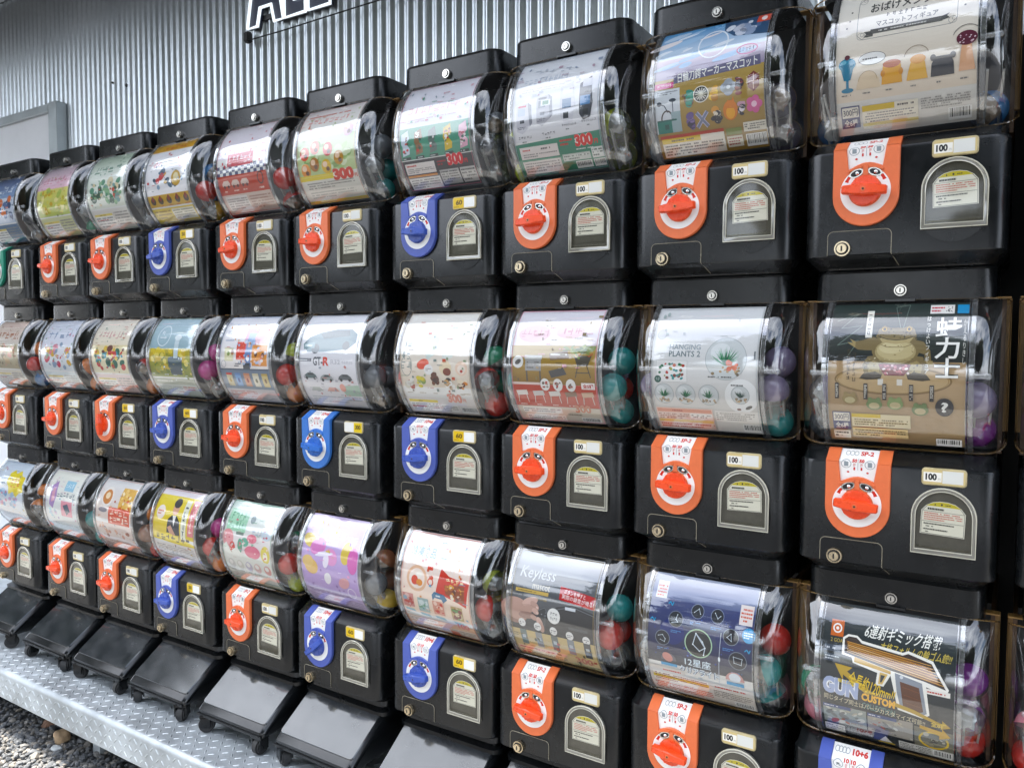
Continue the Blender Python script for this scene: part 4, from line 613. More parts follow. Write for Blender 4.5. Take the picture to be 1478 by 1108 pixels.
def busy(base, seed, w0, w1, cols, n=26, lines=True):
    def f(c):
        base(c); rr = random.Random(seed)
        for i in range(n):
            u, w = rr.uniform(4, 96), rr.uniform(w0, w1); k = rr.random()
            if k < .45: c.fine(u - 5, w, u + 5, w + 1.6, rr.choice(cols), 1)
            elif k < .75: c.E(u, w, rr.uniform(.8, 2.2), rr.uniform(.8, 1.8), rr.choice(cols), 10, rot=rr.uniform(0, 90))
            else: c.R(u, w, u + rr.uniform(2, 5), w + rr.uniform(1.5, 3.5), rr.choice(cols))
        c.box(1.2, 1.2, 98.8, 113.8, .5, cols[0])
    return f
for k_, (s_, a_, b_, cl_) in {(0, 6): (1, 6, 48, ['#c9808e', '#8fa0a8', '#d9b0b8', '#6fa08c']), (1, 6): (2, 8, 94, ['#b9a48c', '#c96a54', '#8a9a7a', '#7d8a86', '#5e3424']), (2, 6): (3, 6, 96, ['#d0705c', '#e0a070', '#7fa4bf', '#c98a84']), (0, 7): (4, 8, 40, ['#9aa4b4', '#b9a0ac', '#c0c4cc']), (1, 7): (5, 6, 72, ['#c98a98', '#8a7a50', '#6a5a3c', '#b9a080']), (1, 5): (6, 60, 108, ['#9a9ea6', '#b9b5bc', '#c98a84']), (0, 5): (7, 6, 44, ['#d9907c', '#b9c49a', '#e0b4a4']), (2, 5): (8, 8, 90, ['#e9dcf0', '#9a7ab4', '#e3a2cc', '#dcc26a']), (0, 4): (9, 6, 66, ['#c9525a', '#8a8d9c', '#d9a0a4']), (1, 4): (10, 8, 70, ['#8fa6c8', '#d97a6c', '#b9bcc8', '#dba05c']), (2, 4): (11, 8, 100, ['#7aae90', '#d88a94', '#b5bcc4', '#c9b0a4']), (0, 3): (12, 16, 76, ['#5a6f84', '#c95a5a', '#b9bcc4']), (1, 3): (13, 44, 96, ['#6a7a34', '#e0d07a', '#dfe8ea']), (2, 3): (14, 76, 112, ['#b56a60', '#8f8a86', '#c9a84c']), (0, 2): (15, 8, 84, ['#5f8f74', '#8a9a8c', '#c96a5c']), (0, 1): (16, 8, 84, ['#b58a9a', '#a8a050', '#7f8a4a']), (0, 0): (17, 8, 84, ['#3a4a68', '#dfe4ec', '#8a9ab4']), (1, 2): (18, 8, 84, ['#b58a70', '#c9605c', '#6a8a78']), (1, 1): (19, 8, 84, ['#8f9ab0', '#d98a9c', '#7aa084']), (1, 0): (20, 8, 84, ['#8a7a60', '#b59a84', '#a05a48']), (2, 2): (21, 8, 94, ['#b5604a', '#d9a070', '#8a8088']), (2, 1): (22, 8, 94, ['#a98ab8', '#8fb0c0', '#d9a4b4']), (2, 0): (23, 8, 94, ['#7f90b0', '#c98aa0', '#d9c060']), (1, 8): (24, 4, 30, ['#b9bcbc', '#a8b4b0']), (2, 7): (26, 84, 112, ['#8a7648', '#5e5a40', '#b0584a'])}.items(): ART[k_] = busy(ART[k_], s_, a_, b_, cl_, 8 if k_ == (1, 8) else 34)
# ------------------------------------------------------------------ the setting: ground, platform, wall, eave, door
H = PITCH_Z; UP = .43                       # lock height above a machine's own foot
COLX = [-2.61, -2.2899, -2.0096, -1.7289, -1.4308, -1.1472, -.8449, -.5678, -.2847, 0.0, .29]
PLAT = LZ - 1.0555; WALL_Y = .36
def noise_ground():
    m = bpy.data.materials.new('gravel_ground'); m.use_nodes = True; n = m.node_tree.nodes; l = m.node_tree.links; b = n['Principled BSDF']
    tc = n.new('ShaderNodeTexCoord'); v = n.new('ShaderNodeTexVoronoi'); v.inputs['Scale'].default_value = 75; l.new(tc.outputs['Object'], v.inputs['Vector'])
    no = n.new('ShaderNodeTexNoise'); no.inputs['Scale'].default_value = 1.2; no.inputs['Detail'].default_value = 5; l.new(tc.outputs['Object'], no.inputs['Vector'])
    r = n.new('ShaderNodeValToRGB'); r.color_ramp.elements[0].color = (.14, .138, .135, 1); r.color_ramp.elements[1].color = (.40, .39, .37, 1); l.new(v.outputs['Color'], r.inputs[0])
    mx = n.new('ShaderNodeMixRGB'); mx.blend_type = 'MULTIPLY'; mx.inputs[0].default_value = .4; l.new(r.outputs[0], mx.inputs[1]); l.new(no.outputs['Fac'], mx.inputs[2]); l.new(mx.outputs[0], b.inputs['Base Color'])
    b.inputs['Roughness'].default_value = .9; bu = n.new('ShaderNodeBump'); bu.inputs['Strength'].default_value = .8; bu.inputs['Distance'].default_value = .008; bu.invert = True
    l.new(v.outputs['Distance'], bu.inputs['Height']); l.new(bu.outputs[0], b.inputs['Normal']); return m
bm = bmesh.new(); v = [bm.verts.new(p) for p in ((-200, -200, 0), (200, -200, 0), (200, 200, 0), (-200, 200, 0))]; bm.faces.new(v)
tag(link('ground', mesh_of(bm, 'ground'), noise_ground()), kind='structure')

# loose gravel beside the platform: nobody could count it
def stones(n, x0, x1, y0, y1, smin, smax, seed):
    rr = random.Random(seed); V = []; F = []
    base = bmesh.new(); bmesh.ops.create_icosphere(base, subdivisions=1, radius=1); bv = [v.co.copy() for v in base.verts]; bf = [[v.index for v in f.verts] for f in base.faces]; base.free()
    for i in range(n):
        s = rr.uniform(smin, smax) * (1 + .6 * (rr.random() < .06)); m = Matrix.Rotation(rr.uniform(0, 6.28), 3, 'Z') @ Matrix.Rotation(rr.uniform(-.6, .6), 3, 'X') @ Matrix.Diagonal((s * rr.uniform(.8, 1.35), s * rr.uniform(.7, 1.1), s * rr.uniform(.45, .8)))
        p = Vector((rr.uniform(x0, x1), rr.uniform(y0, y1), rr.uniform(0, .010))); k = len(V)
        V += [p + m @ (q * rr.uniform(.78, 1.15)) for q in bv]; F += [[a + k for a in f] for f in bf]
    me = bpy.data.meshes.new('gravel'); me.from_pydata(V, [], F); return me
gm = bpy.data.materials.new('gravel_stone'); gm.use_nodes = True; n_ = gm.node_tree.nodes
g_ = n_.new('ShaderNodeNewGeometry'); r_ = n_.new('ShaderNodeValToRGB'); gm.node_tree.links.new(g_.outputs['Random Per Island'], r_.inputs[0]); gm.node_tree.links.new(r_.outputs[0], n_['Principled BSDF'].inputs['Base Color'])
e_ = r_.color_ramp.elements; e_[0].color = (.07, .074, .08, 1); e_[1].color = (.34, .33, .31, 1); q_ = e_.new(.6); q_.color = (.15, .155, .16, 1); q_ = e_.new(.92); q_.color = (.26, .23, .19, 1)
n_['Principled BSDF'].inputs['Roughness'].default_value = .75
tag(link('gravel', stones(17000, -3.6, -1.35, -.75, .22, .005, .0105, 5), gm), 'grey crushed gravel lying in front of and under the platform', 'gravel', kind='stuff')
def rock(name, loc, s, col, label, seed):
    bm = bmesh.new(); rr = random.Random(seed); bmesh.ops.create_icosphere(bm, subdivisions=3, radius=1)
    ph = [rr.uniform(0, 6) for _ in range(6)]
    for v in bm.verts:
        d = 1 + .14 * sin(3 * v.co.x + ph[0]) + .12 * sin(4 * v.co.y + ph[1]) + .1 * sin(5 * v.co.z + ph[2]) + rr.uniform(-.03, .03); v.co *= d; v.co.x *= s[0]; v.co.y *= s[1]; v.co.z *= s[2]
    o = link(name, mesh_of(bm, name, 50), mat(name + '_' + str(seed), col, .8, bump=(120, .5, .001), vary=(60, .25, .05))); o.location = (loc[0], loc[1], s[2] * .8 + .004); o.rotation_euler = (rr.uniform(-.2, .2), rr.uniform(-.2, .2), rr.uniform(0, 3)); tag(o, label, 'stone')
rock('loose_stone', (-2.17, -.118), (.026, .019, .02), (.42, .29, .17), 'tan orange stone on the gravel near the platform leg', 1)
rock('loose_stone', (-2.135, -.155), (.017, .012, .01), (.42, .44, .44), 'small pale grey stone beside the tan orange stone', 2)
rock('loose_stone', (-2.62, -.13), (.032, .024, .02), (.40, .33, .20), 'yellowish stone half under the platform edge', 3)
rock('loose_stone', (-2.30, -.09), (.026, .018, .012), (.20, .11, .07), 'flat reddish brown stone in the shade under the platform', 4)

# chequer plate platform
plate_m = mat('galvanised_tread_plate', (.50, .54, .56), .42, .45, bump=(260, .15, .0006), vary=(9, .28, .12))
PF = -.195; PX0, PX1 = -4.3, 1.6
pl = empty('platform', (-1.3, .08, 0), 'galvanised chequer plate platform carrying the row of machines', 'platform')
bm = bmesh.new(); prof = [(WALL_Y - .02, PLAT)]
for i in range(7): a = radians(90 + 90 * i / 6); prof.append((PF + .014 + .014 * cos(a), PLAT - .014 + .014 * sin(a)))
prof += [(PF, PLAT - .083), (PF + .004, PLAT - .083)]
for i in range(7): a = radians(180 - 90 * i / 6); prof.append((PF + .014 + .010 * cos(a), PLAT - .014 + .010 * sin(a)))
prof.append((WALL_Y - .02, PLAT - .004))
A = [bm.verts.new((PX0, y, z)) for y, z in prof]; B = [bm.verts.new((PX1, y, z)) for y, z in prof]
for i in range(len(prof)): j = (i + 1) % len(prof); bm.faces.new((A[i], A[j], B[j], B[i]))
bm.faces.new(A); bm.faces.new(B[::-1])
IP = Vector(pl.location)
link('tread_plate', mesh_of(bm, 'tread_plate', 40), plate_m, pl, -IP)
V = []; F = []; p = .0225
def lozenge(c, ux, uy, nz, a):
    d = ux * cos(a) + uy * sin(a); e = -ux * sin(a) + uy * cos(a); k = len(V); L_, W_, h = .0098, .0030, .0018
    for q, w, t in ((-1, 0, 0), (-.45, -1, 0), (.45, -1, 0), (1, 0, 0), (.45, 1, 0), (-.45, 1, 0), (-.55, 0, 1), (.55, 0, 1)): V.append(c + d * (q * L_) + e * (w * W_) + nz * (h * t - .0004))
    for f in ((0, 1, 6), (1, 2, 7, 6), (2, 3, 7), (3, 4, 7), (4, 5, 6, 7), (5, 0, 6)): F.append([k + i for i in f])
i = 0; x = -3.9
while x < .5:
    j = 0; y = PF + .016
    while y < .20:
        a = radians(45 if (i + j) % 2 else -45)
        lozenge(Vector((x, y, PLAT)), Vector((1, 0, 0)), Vector((0, 1, 0)), Vector((0, 0, 1)), a); y += p; j += 1
    for j2, z in enumerate((PLAT - .024, PLAT - .0465, PLAT - .069)):
        lozenge(Vector((x, PF, z)), Vector((1, 0, 0)), Vector((0, 0, 1)), Vector((0, -1, 0)), radians(45 if (i + j2 + 1) % 2 else -45))
    x += p; i += 1
me = bpy.data.meshes.new('tread_bars'); me.from_pydata(V, [], F); o = link('tread_bars', me, plate_m, pl, -IP); o['kind'] = 'stuff'
for x in (-3.95, -2.985, -2.02, -1.05, -.08, .9, 1.5):
    for y in (-.10, .29):
        bm = bmesh.new(); box(bm, -.018, .018, -.002, .002, 0, PLAT - .004); box(bm, .0141, .018, .002, .036, 0, PLAT - .004); bm.faces.ensure_lookup_table()
        link('leg', mesh_of(bm, 'leg'), plate_m, pl, Vector((x, y, 0)) - IP)
bm = bmesh.new(); box(bm, PX0 + .05, PX1 - .05, .25, .29, PLAT - .05, PLAT - .0042); link('cross_rail', mesh_of(bm, 'cross_rail'), plate_m, pl, -IP)

# corrugated wall in sheets
galv = bpy.data.materials.new('galvanised_corrugated_steel'); galv.use_nodes = True; n_ = galv.node_tree.nodes; l_ = galv.node_tree.links; b_ = n_['Principled BSDF']
b_.inputs['Metallic'].default_value = .84; tc_ = n_.new('ShaderNodeTexCoord')
t1 = n_.new('ShaderNodeTexNoise'); t1.inputs['Scale'].default_value = 3; t1.inputs['Detail'].default_value = 6; l_.new(tc_.outputs['Object'], t1.inputs['Vector'])
t2 = n_.new('ShaderNodeTexVoronoi'); t2.inputs['Scale'].default_value = 70; l_.new(tc_.outputs['Object'], t2.inputs['Vector'])
cr = n_.new('ShaderNodeValToRGB'); cr.color_ramp.elements[0].color = (.55, .60, .63, 1); cr.color_ramp.elements[1].color = (.74, .77, .79, 1); l_.new(t1.outputs['Fac'], cr.inputs[0])
mm = n_.new('ShaderNodeMixRGB'); mm.blend_type = 'MULTIPLY'; mm.inputs[0].default_value = .10; l_.new(cr.outputs[0], mm.inputs[1]); l_.new(t2.outputs['Distance'], mm.inputs[2]); l_.new(mm.outputs[0], b_.inputs['Base Color'])
mr = n_.new('ShaderNodeMapRange'); mr.inputs[3].default_value = .26; mr.inputs[4].default_value = .42; l_.new(t1.outputs['Fac'], mr.inputs[0]); l_.new(mr.outputs[0], b_.inputs['Roughness'])
wall = empty('corrugated_wall', (-1.2, WALL_Y, 0), 'galvanised corrugated steel wall behind the machines', 'wall')
bm = bmesh.new(); NW = 20; WP = .032; SEG = 10; prev = None
WTOP = LZ + 1.33
for i in range(NW * SEG + 4):
    x = i * WP / SEG; y = -.0045 * (1 + cos(2 * pi * i / SEG)) ; q = [bm.verts.new((x, y, z)) for z in (0.0, .9, 1.8, WTOP)]
    if prev:
        for a in range(3): bm.faces.new((prev[a], q[a], q[a + 1], prev[a + 1]))
    prev = q
sheet = mesh_of(bm, 'sheet', 70); sheet.materials.append(galv)
SHX = [-3.1 + NW * WP * k for k in range(-3, 8)]
for k, x in enumerate(SHX): link('sheet', sheet, None, wall, (x + 1.2, .0012 * (k % 2), 0), (0, 0, 0))
scr = mat('dark_screw', (.03, .03, .03), .4, .6)
for k, (x, z) in enumerate(((-2.533, .821), (-2.62, .845), (-2.96, .80), (-2.95, .74), (-1.2, 1.0), (-.5, 1.0))):
    bm = bmesh.new(); cyl(bm, (0, 0), .0065 if k in (0,) else .004, -.004, .0, 8); link('wall_screw', mesh_of(bm, 'wall_screw', 30), scr if k < 2 else steel, wall, (x + 1.2, -.009, LZ + z))

# eave over the wall
eave = empty('roof_eave', (-1.2, WALL_Y, WTOP), 'dark underside of the roof eave above the corrugated wall', 'roof')
soff = mat('grey_soffit', (.05, .055, .06), .6, vary=(3, .2, .1)); fasc = mat('pale_trim', (.55, .62, .66), .5, vary=(5, .1, .1))
EX0, EX1, EY = -6.0, 4.0, -.42
bm = bmesh.new(); sv = box(bm, EX0 + 1.2, EX1 + 1.2, EY - WALL_Y, .015, .02, .07)
for v in sv: v.co.z += .095 * (v.co.y if v.co.y < 0 else 0)
link('soffit', mesh_of(bm, 'soffit'), soff, eave)
bm = bmesh.new(); box(bm, EX0 + 1.2, EX1 + 1.2, -.035, -.012, -.03, .0205); link('trim', mesh_of(bm, 'trim'), fasc, eave)
bm = bmesh.new(); box(bm, EX0 + 1.2, EX1 + 1.2, EY - WALL_Y - .02, EY - WALL_Y - .0005, -.09, .01); link('fascia', mesh_of(bm, 'fascia'), fasc, eave)
# building volume behind the wall so light does not come round the back
bm = bmesh.new(); box(bm, EX0, EX1, WALL_Y + .02, WALL_Y + 4, 0, WTOP + .06); o = link('building', mesh_of(bm, 'building'), soff); tag(o, 'plain dark shed body behind the corrugated wall', 'building')

# white door with an aluminium frame
alu = mat('aluminium_frame', (.50, .54, .55), .38, .8, vary=(12, .1, .08)); wdoor = mat('white_door_panel', (.84, .85, .87), .38, bump=(30, .06, .001), vary=(5, .05, .05))
dr = empty('door', (-3.4, WALL_Y - .03, 0), 'white panel door in a silver aluminium frame', 'door')
bm = bmesh.new(); box(bm, -.46, .41, -.004, .004, .06, LZ + .79); link('panel', mesh_of(bm, 'panel'), wdoor, dr)
for nm, bx_ in (('frame_post', (.4105, .47, -.02, .02, .0, LZ + .822)), ('frame_post', (-.52, -.4605, -.02, .02, .0, LZ + .822)), ('frame_head', (-.4604, .4104, -.019, .02, LZ + .7905, LZ + .821))):
    bm = bmesh.new(); box(bm, *bx_); bmesh.ops.bevel(bm, geom=bm.edges[:], offset=.002, segments=1, affect='EDGES'); link(nm, mesh_of(bm, nm), alu, dr)

# outlined sign letters and the cable below them
navy = mat('navy_letter_face', (.035, .045, .085), .4); tubew = mat('white_neon_tube', (.80, .85, .88), .3); tubew.node_tree.nodes['Principled BSDF'].inputs['Emission Color'].default_value = (.85, .95, 1, 1); tubew.node_tree.nodes['Principled BSDF'].inputs['Emission Strength'].default_value = .28
sg = empty('wall_sign', (-1.6, .335, LZ + .87), 'dark letter sign outlined in white neon on the corrugated wall', 'sign')
def letter(pts, hole=None):
    bm = bmesh.new(); prism(bm, pts, 0, .012)
    o = link('letter_face', mesh_of(bm, 'letter_face'), navy, sg)
    bm = bmesh.new(); tube(bm, [(x, -.002, z) for x, z in pts], .0052, 6, 0, True)
    link('letter_outline', mesh_of(bm, 'letter_outline', 60), tubew, o)
    if hole:
        bm = bmesh.new(); tube(bm, [(x, -.002, z) for x, z in hole], .0048, 6, 0, True); link('letter_outline', mesh_of(bm, 'letter_outline', 60), tubew, o)
LH = .27
A0 = -.262
letter([(A0, 0), (A0 + .045, 0), (A0 + .058, .052), (A0 + .107, .052), (A0 + .12, 0), (A0 + .16, 0), (A0 + .108, LH), (A0 + .052, LH)], [(A0 + .068, .085), (A0 + .096, .085), (A0 + .082, .19)])
for x0 in (-.098, .0015): letter([(x0, 0), (x0 + .088, 0), (x0 + .088, .042), (x0 + .042, .042), (x0 + .042, LH), (x0, LH)])
bm = bmesh.new(); tube(bm, [(-.255 + .0, -.004, -.034), (-.1, -.004, -.036), (.2, -.004, -.034), (.6, -.004, -.034)], .0022, 6); link('cable', mesh_of(bm, 'cable', 60), rubber, sg)
bm = bmesh.new(); box(bm, -.272, -.25, -.012, .008, -.04, -.008); bmesh.ops.bevel(bm, geom=bm.edges[:], offset=.004, segments=2, affect='EDGES'); link('cable_clip', mesh_of(bm, 'cable_clip'), rubber, sg)
for z in (.02,):
    bm = bmesh.new(); box(bm, -.28, .2, .0125, .016, z, z + .015); link('mounting_rail', mesh_of(bm, 'mounting_rail'), scr, sg)

# brown board behind the machines
bm = bmesh.new(); box(bm, -2.78, -.72, .315, .335, PLAT + .005, LZ + H - .02); o = link('backing_board', mesh_of(bm, 'backing_board'), wood); tag(o, 'brown board standing behind the capsule machines, seen in their gaps', 'board')
bm = bmesh.new(); box(bm, -.718, .62, .315, .335, PLAT + .005, LZ + H - .02); o = link('backing_board', mesh_of(bm, 'backing_board'), rubber); tag(o, 'added black sheet painting the shade in gaps beside the sumo frog machine', 'board')  # added black sheet stands in for the shade in these gaps

# asphalt and trees added out of view: they cut bounce light and darken reflections
asph = mat('asphalt', (.055, .055, .057), .85, bump=(160, .6, .004), vary=(1.5, .2, .05))
bm = bmesh.new(); v = [bm.verts.new(p) for p in ((-60, -40, .004), (60, -40, .004), (60, -1.25, .004), (-60, -1.25, .004))]; bm.faces.new(v); tag(link('added_car_park', mesh_of(bm, 'added_car_park'), asph), kind='structure')  # unseen dark ground, added to lessen warm bounce light
bark = mat('bark', (.09, .065, .045), .9, bump=(30, .6, .01)); leafm = mat('leaf', (.04, .062, .034), .5, vary=(2.5, .45, .1))
def tree_meshes(seed, h, rad):
    rr = random.Random(seed); bm = bmesh.new(); top = h * .62
    tube(bm, [(0, 0, -.05), (.03, .02, h * .2), (-.04, .05, h * .42), (.02, 0, top)], .12, 8)
    tips = []
    for i in range(9):
        a = rr.uniform(0, 6.28); z0 = h * rr.uniform(.25, .55); e = Vector((cos(a) * rad * rr.uniform(.5, .85), sin(a) * rad * rr.uniform(.5, .85), z0 + h * rr.uniform(.12, .35))); tube(bm, [(0, 0, z0), tuple(e * .5 + Vector((0, 0, z0 * .5 + .1))), tuple(e)], .04, 5); tips.append(e)
    tips += [Vector((rr.uniform(-.4, .4) * rad, rr.uniform(-.4, .4) * rad, h * rr.uniform(.6, .9))) for _ in range(8)]
    tm = mesh_of(bm, 'trunk', 60); V = []; F = []
    for i in range(8000):
        c = rr.choice(tips); d = Vector((rr.gauss(0, 1), rr.gauss(0, 1), rr.gauss(0, .8))); p = c + d * rad * .2; s = rr.uniform(.10, .22); n = Vector((rr.gauss(0, 1), rr.gauss(0, 1), rr.gauss(0, 1))).normalized(); t = n.orthogonal().normalized(); b = n.cross(t); k = len(V)
        V += [p - t * s, p + b * s * .5, p + t * s, p - b * s * .5]; F.append([k, k + 1, k + 2, k + 3])
    lm = bpy.data.meshes.new('crown'); lm.from_pydata(V, [], F); return tm, lm
TREES = [tree_meshes(3, 5.4, 1.9), tree_meshes(8, 4.6, 2.1)]
rr = random.Random(12)
def put_tree(k, x, y, s, label, group=None):
    t = empty('added_tree', (x, y, 0), label, 'tree', group, rr.uniform(0, 6)); t.scale = (s, s, s * rr.uniform(.9, 1.1)); link('trunk', TREES[k][0], bark, t); link('crown', TREES[k][1], leafm, t)
for i in range(9): put_tree(i % 2, -27 + i * 2.6 + rr.uniform(-.6, .6), -14 + rr.uniform(-1, 1), rr.uniform(.75, .95), 'unseen low leafy tree added across the asphalt for dark reflections', 'added low trees for dark reflections')
for i in range(6): put_tree(i % 2, -2.0 + i * 2.4 + rr.uniform(-.4, .4), -8.6 + rr.uniform(-.6, .6), rr.uniform(1.35, 1.6), 'unseen tall leafy tree added facing the machines to darken reflections', 'added tall trees that darken reflections')
put_tree(0, -11, -4.4, 1.2, 'unseen tall leafy tree added far left for dark reflections')
put_tree(0, -9.1, -1.8, 1.25, 'unseen leafy tree added so the left base lids mirror dark leaves')  # added so the leftmost lids reflect something dark
# ------------------------------------------------------------------ the capsule machine, built once for each dial colour
def arch(cx, zb, hw, zs, top, n=14):
    pts = [(cx - hw, zb), (cx + hw, zb), (cx + hw, zs)]
    for i in range(1, n): a = pi * i / n; pts.append((cx + hw * cos(a), zs + (top - zs) * sin(a)))
    pts.append((cx - hw, zs)); return pts
def rrect(x0, z0, x1, z1, r, n=5):
    pts = []
    for cx, cz, a0 in ((x1 - r, z0 + r, -90), (x1 - r, z1 - r, 0), (x0 + r, z1 - r, 90), (x0 + r, z0 + r, 180)):
        for i in range(n + 1): a = radians(a0 + 90 * i / n); pts.append((cx + r * cos(a), cz + r * sin(a)))
    return pts
FR = -.029                                    # front face of the body
def m_body():
    bm = bmesh.new()
    loft(bm, [(-.4302, .120, .004, .30), (-.427, .122, .002, .30), (-.4135, .1325, -.0275, .30), (-.4115, .1335, FR, .30), (-.262, .1335, FR, .30), (-.2575, .1325, FR + .0015, .30), (-.2545, .130, FR + .006, .30), (-.2405, .129, -.004, .30), (-.2385, .127, .002, .30)], .024, 7)
    cyl(bm, (.068, -.357), .043, FR - .0012, FR + .004, 40, r1=.0435); return mesh_of(bm, 'body', 35)
def m_cap():
    bm = bmesh.new(); loft(bm, [(-.0135, .1225, .004, .30), (.0275, .1215, .004, .30), (.0285, .1215, .0048, .30), (.0295, .1215, .004, .30), (.0325, .1205, .0055, .30), (.0345, .117, .009, .30)], .026, 8); return mesh_of(bm, 'top_cap', 30)
amber_clear = clear_mat('aged_amber_bead', (.70, .55, .32), 1.5, 2.0, .08, haze=.18, hazecol=(.42, .27, .10))
brown_in = mat('brown_hopper_side', (.10, .048, .018), .45, vary=(20, .3, .1))
def m_housing():
    bm = bmesh.new(); box(bm, -.128, .128, .10, .29, -.2395, -.013); box(bm, -.134, -.1285, .056, .29, -.2395, -.013, 1); box(bm, .1285, .134, .056, .29, -.2395, -.013, 1); return mesh_of(bm, 'hopper_housing')
def m_window():
    bm = bmesh.new(); xs = []
    for i in range(9): a = pi / 2 * i / 8; xs.append((-.095 - .045 * cos(a), sin(a)))
    xs += [(-.05, 1), (0, 1), (.05, 1)]; xs += [(-x, k) for x, k in xs[:9][::-1]]
    rows = []; N = 22
    for t in range(N + 1):
        th = radians(49.5 - 100.5 * t / N); z0 = ARC_Z + ARC_R * sin(th); y0 = ARC_Y - ARC_R * cos(th); row = []
        for x, k in xs:
            s = 1 - k; dz = z0 - ARC_Z; z = ARC_Z + dz * (1 - (.17 if dz < 0 else .05) * s ** 1.5); y = .036 - (.036 - y0) * k; row.append(bm.verts.new((x, y, z)))
        rows.append([bm.verts.new((row[0].co.x, .058, row[0].co.z))] + row + [bm.verts.new((row[-1].co.x, .058, row[-1].co.z))])
    for a, b in zip(rows, rows[1:]):
        for i in range(len(a) - 1): bm.faces.new((a[i], a[i + 1], b[i + 1], b[i]))
    # turned-in floor lip and top lip
    lo = rows[-1]; fl = [bm.verts.new((v.co.x * .97, max(v.co.y, .02) + .012 if v.co.y < .05 else v.co.y, v.co.z - .0015)) for v in lo]
    for i in range(len(lo) - 1): bm.faces.new((lo[i], lo[i + 1], fl[i + 1], fl[i]))
    return mesh_of(bm, 'hopper_window', 60)
def m_strip(x, w, dr, t0=49.5, t1=-51, n=26, th=.0016):
    bm = bmesh.new(); rings = []
    for i in range(n + 1):
        a = radians(t0 + (t1 - t0) * i / n); rings.append([bm.verts.new((x + q * w / 2, ARC_Y - r * cos(a), ARC_Z + r * sin(a))) for q, r in ((-1, ARC_R + dr - th), (1, ARC_R + dr - th), (.7, ARC_R + dr), (-.7, ARC_R + dr))])
    for a, b in zip(rings, rings[1:]):
        for i in range(4): bm.faces.new((a[i], a[(i + 1) % 4], b[(i + 1) % 4], b[i]))
    bm.faces.new(rings[0]); bm.faces.new(rings[-1][::-1]); return mesh_of(bm, 'seam_rib', 50)
def m_pin(s):
    bm = bmesh.new(); cyl(bm, (-.027, ARC_Z), .0036, s * .093, s * .114, 12, axis='x', r1=.0042); sphere(bm, (s * .1155, -.026, ARC_Z), .0054, 0, 2, (1, .8, 1)); return mesh_of(bm, 'side_pin', 50)
def m_fin(x, dx, y0, y1, z0=-.166, z1=-.226):
    bm = bmesh.new(); a = Vector((x + dx, y0, z0)); b = Vector((x, y1, z1)); d = (b - a).normalized(); e = d.cross(Vector((1, 0, 0))).normalized(); k = []
    for sx in (-1, 1):
        ring = []
        for q, w in ((0, -.5), (.02, -.9), (.1, -1), (1, -1), (1, 1), (.1, 1), (.02, .9), (0, .5)):
            p = a + (b - a) * q + e * (w * .0042); ring.append(bm.verts.new((p.x + sx * .0016, p.y, p.z)))
        k.append(ring)
    for i in range(8): bm.faces.new((k[0][i], k[0][(i + 1) % 8], k[1][(i + 1) % 8], k[1][i]))
    bm.faces.new(k[0]); bm.faces.new(k[1][::-1]); return mesh_of(bm, 'guide_fin', 40)
def lock_mesh(r, proud, slot=True):
    bm = bmesh.new(); cyl(bm, (0, 0), r, -proud * .6, .004, 20, 0, r * 1.06)
    cyl(bm, (0, 0), r * .82, -proud * .6 - .0004, -proud * .6 + .001, 20, 1); cyl(bm, (0, 0), r * .62, -proud, 0, 18, 0, r * .66)
    if slot: box(bm, -r * .1, r * .1, -proud - .0003, -proud + .0002, -r * .34, r * .34, 1)
    return mesh_of(bm, 'lock', 35)
PCX, PCZ = -.0465, -.3195                     # dial centre
def m_plate():
    bm = bmesh.new(); hw = .045; pts = [(PCX - hw, -.2565)]
    for i in range(21): a = pi + pi * i / 20; pts.append((PCX + hw * cos(a), -.325 + hw * sin(a)))
    pts += [(PCX + hw, -.2565), (PCX + .0268, -.2565), (PCX + .0225, -.2845)]
    for i in range(1, 8): a = i / 8; pts.append((PCX + .0225 - .045 * a, -.2845 + .0075 * sin(pi * a) - .002 * a))
    pts += [(PCX - .0235, -.2865), (PCX - .0268, -.2565)]
    prism(bm, pts, FR - .0075, FR + .001, 0, .0012)
    for s in (-1, 1):
        x0, x1 = sorted((PCX + s * .0268, PCX + s * .045)); P = [(-.2565, FR - .0073), (-.2405, -.011), (-.2395, -.003), (-.2565, FR + .002)]
        a = [bm.verts.new((x0, y, z)) for z, y in P]; b = [bm.verts.new((x1, y, z)) for z, y in P]
        for i in range(4): bm.faces.new((a[i], a[(i + 1) % 4], b[(i + 1) % 4], b[i]))
        bm.faces.new(a); bm.faces.new(b[::-1])
    cyl(bm, (PCX, PCZ), .0225, FR - .0095, FR - .007, 36, 0, .0232)            # raised seat under the knob
    prism(bm, [(PCX - .0045, -.3025), (PCX + .0045, -.302), (PCX + .0028, -.2835), (PCX - .0028, -.2835)], FR - .0095, FR - .007)
    for s in (-1, 1): prism(bm, [(PCX + s * a, z) for a, z in ((.004, -.2858), (.014, -.2872), (.0238, -.2912), (.0245, -.2885), (.014, -.2842), (.004, -.2828))][::s], FR - .0098, FR - .007)
    return mesh_of(bm, 'dial_plate', 40)
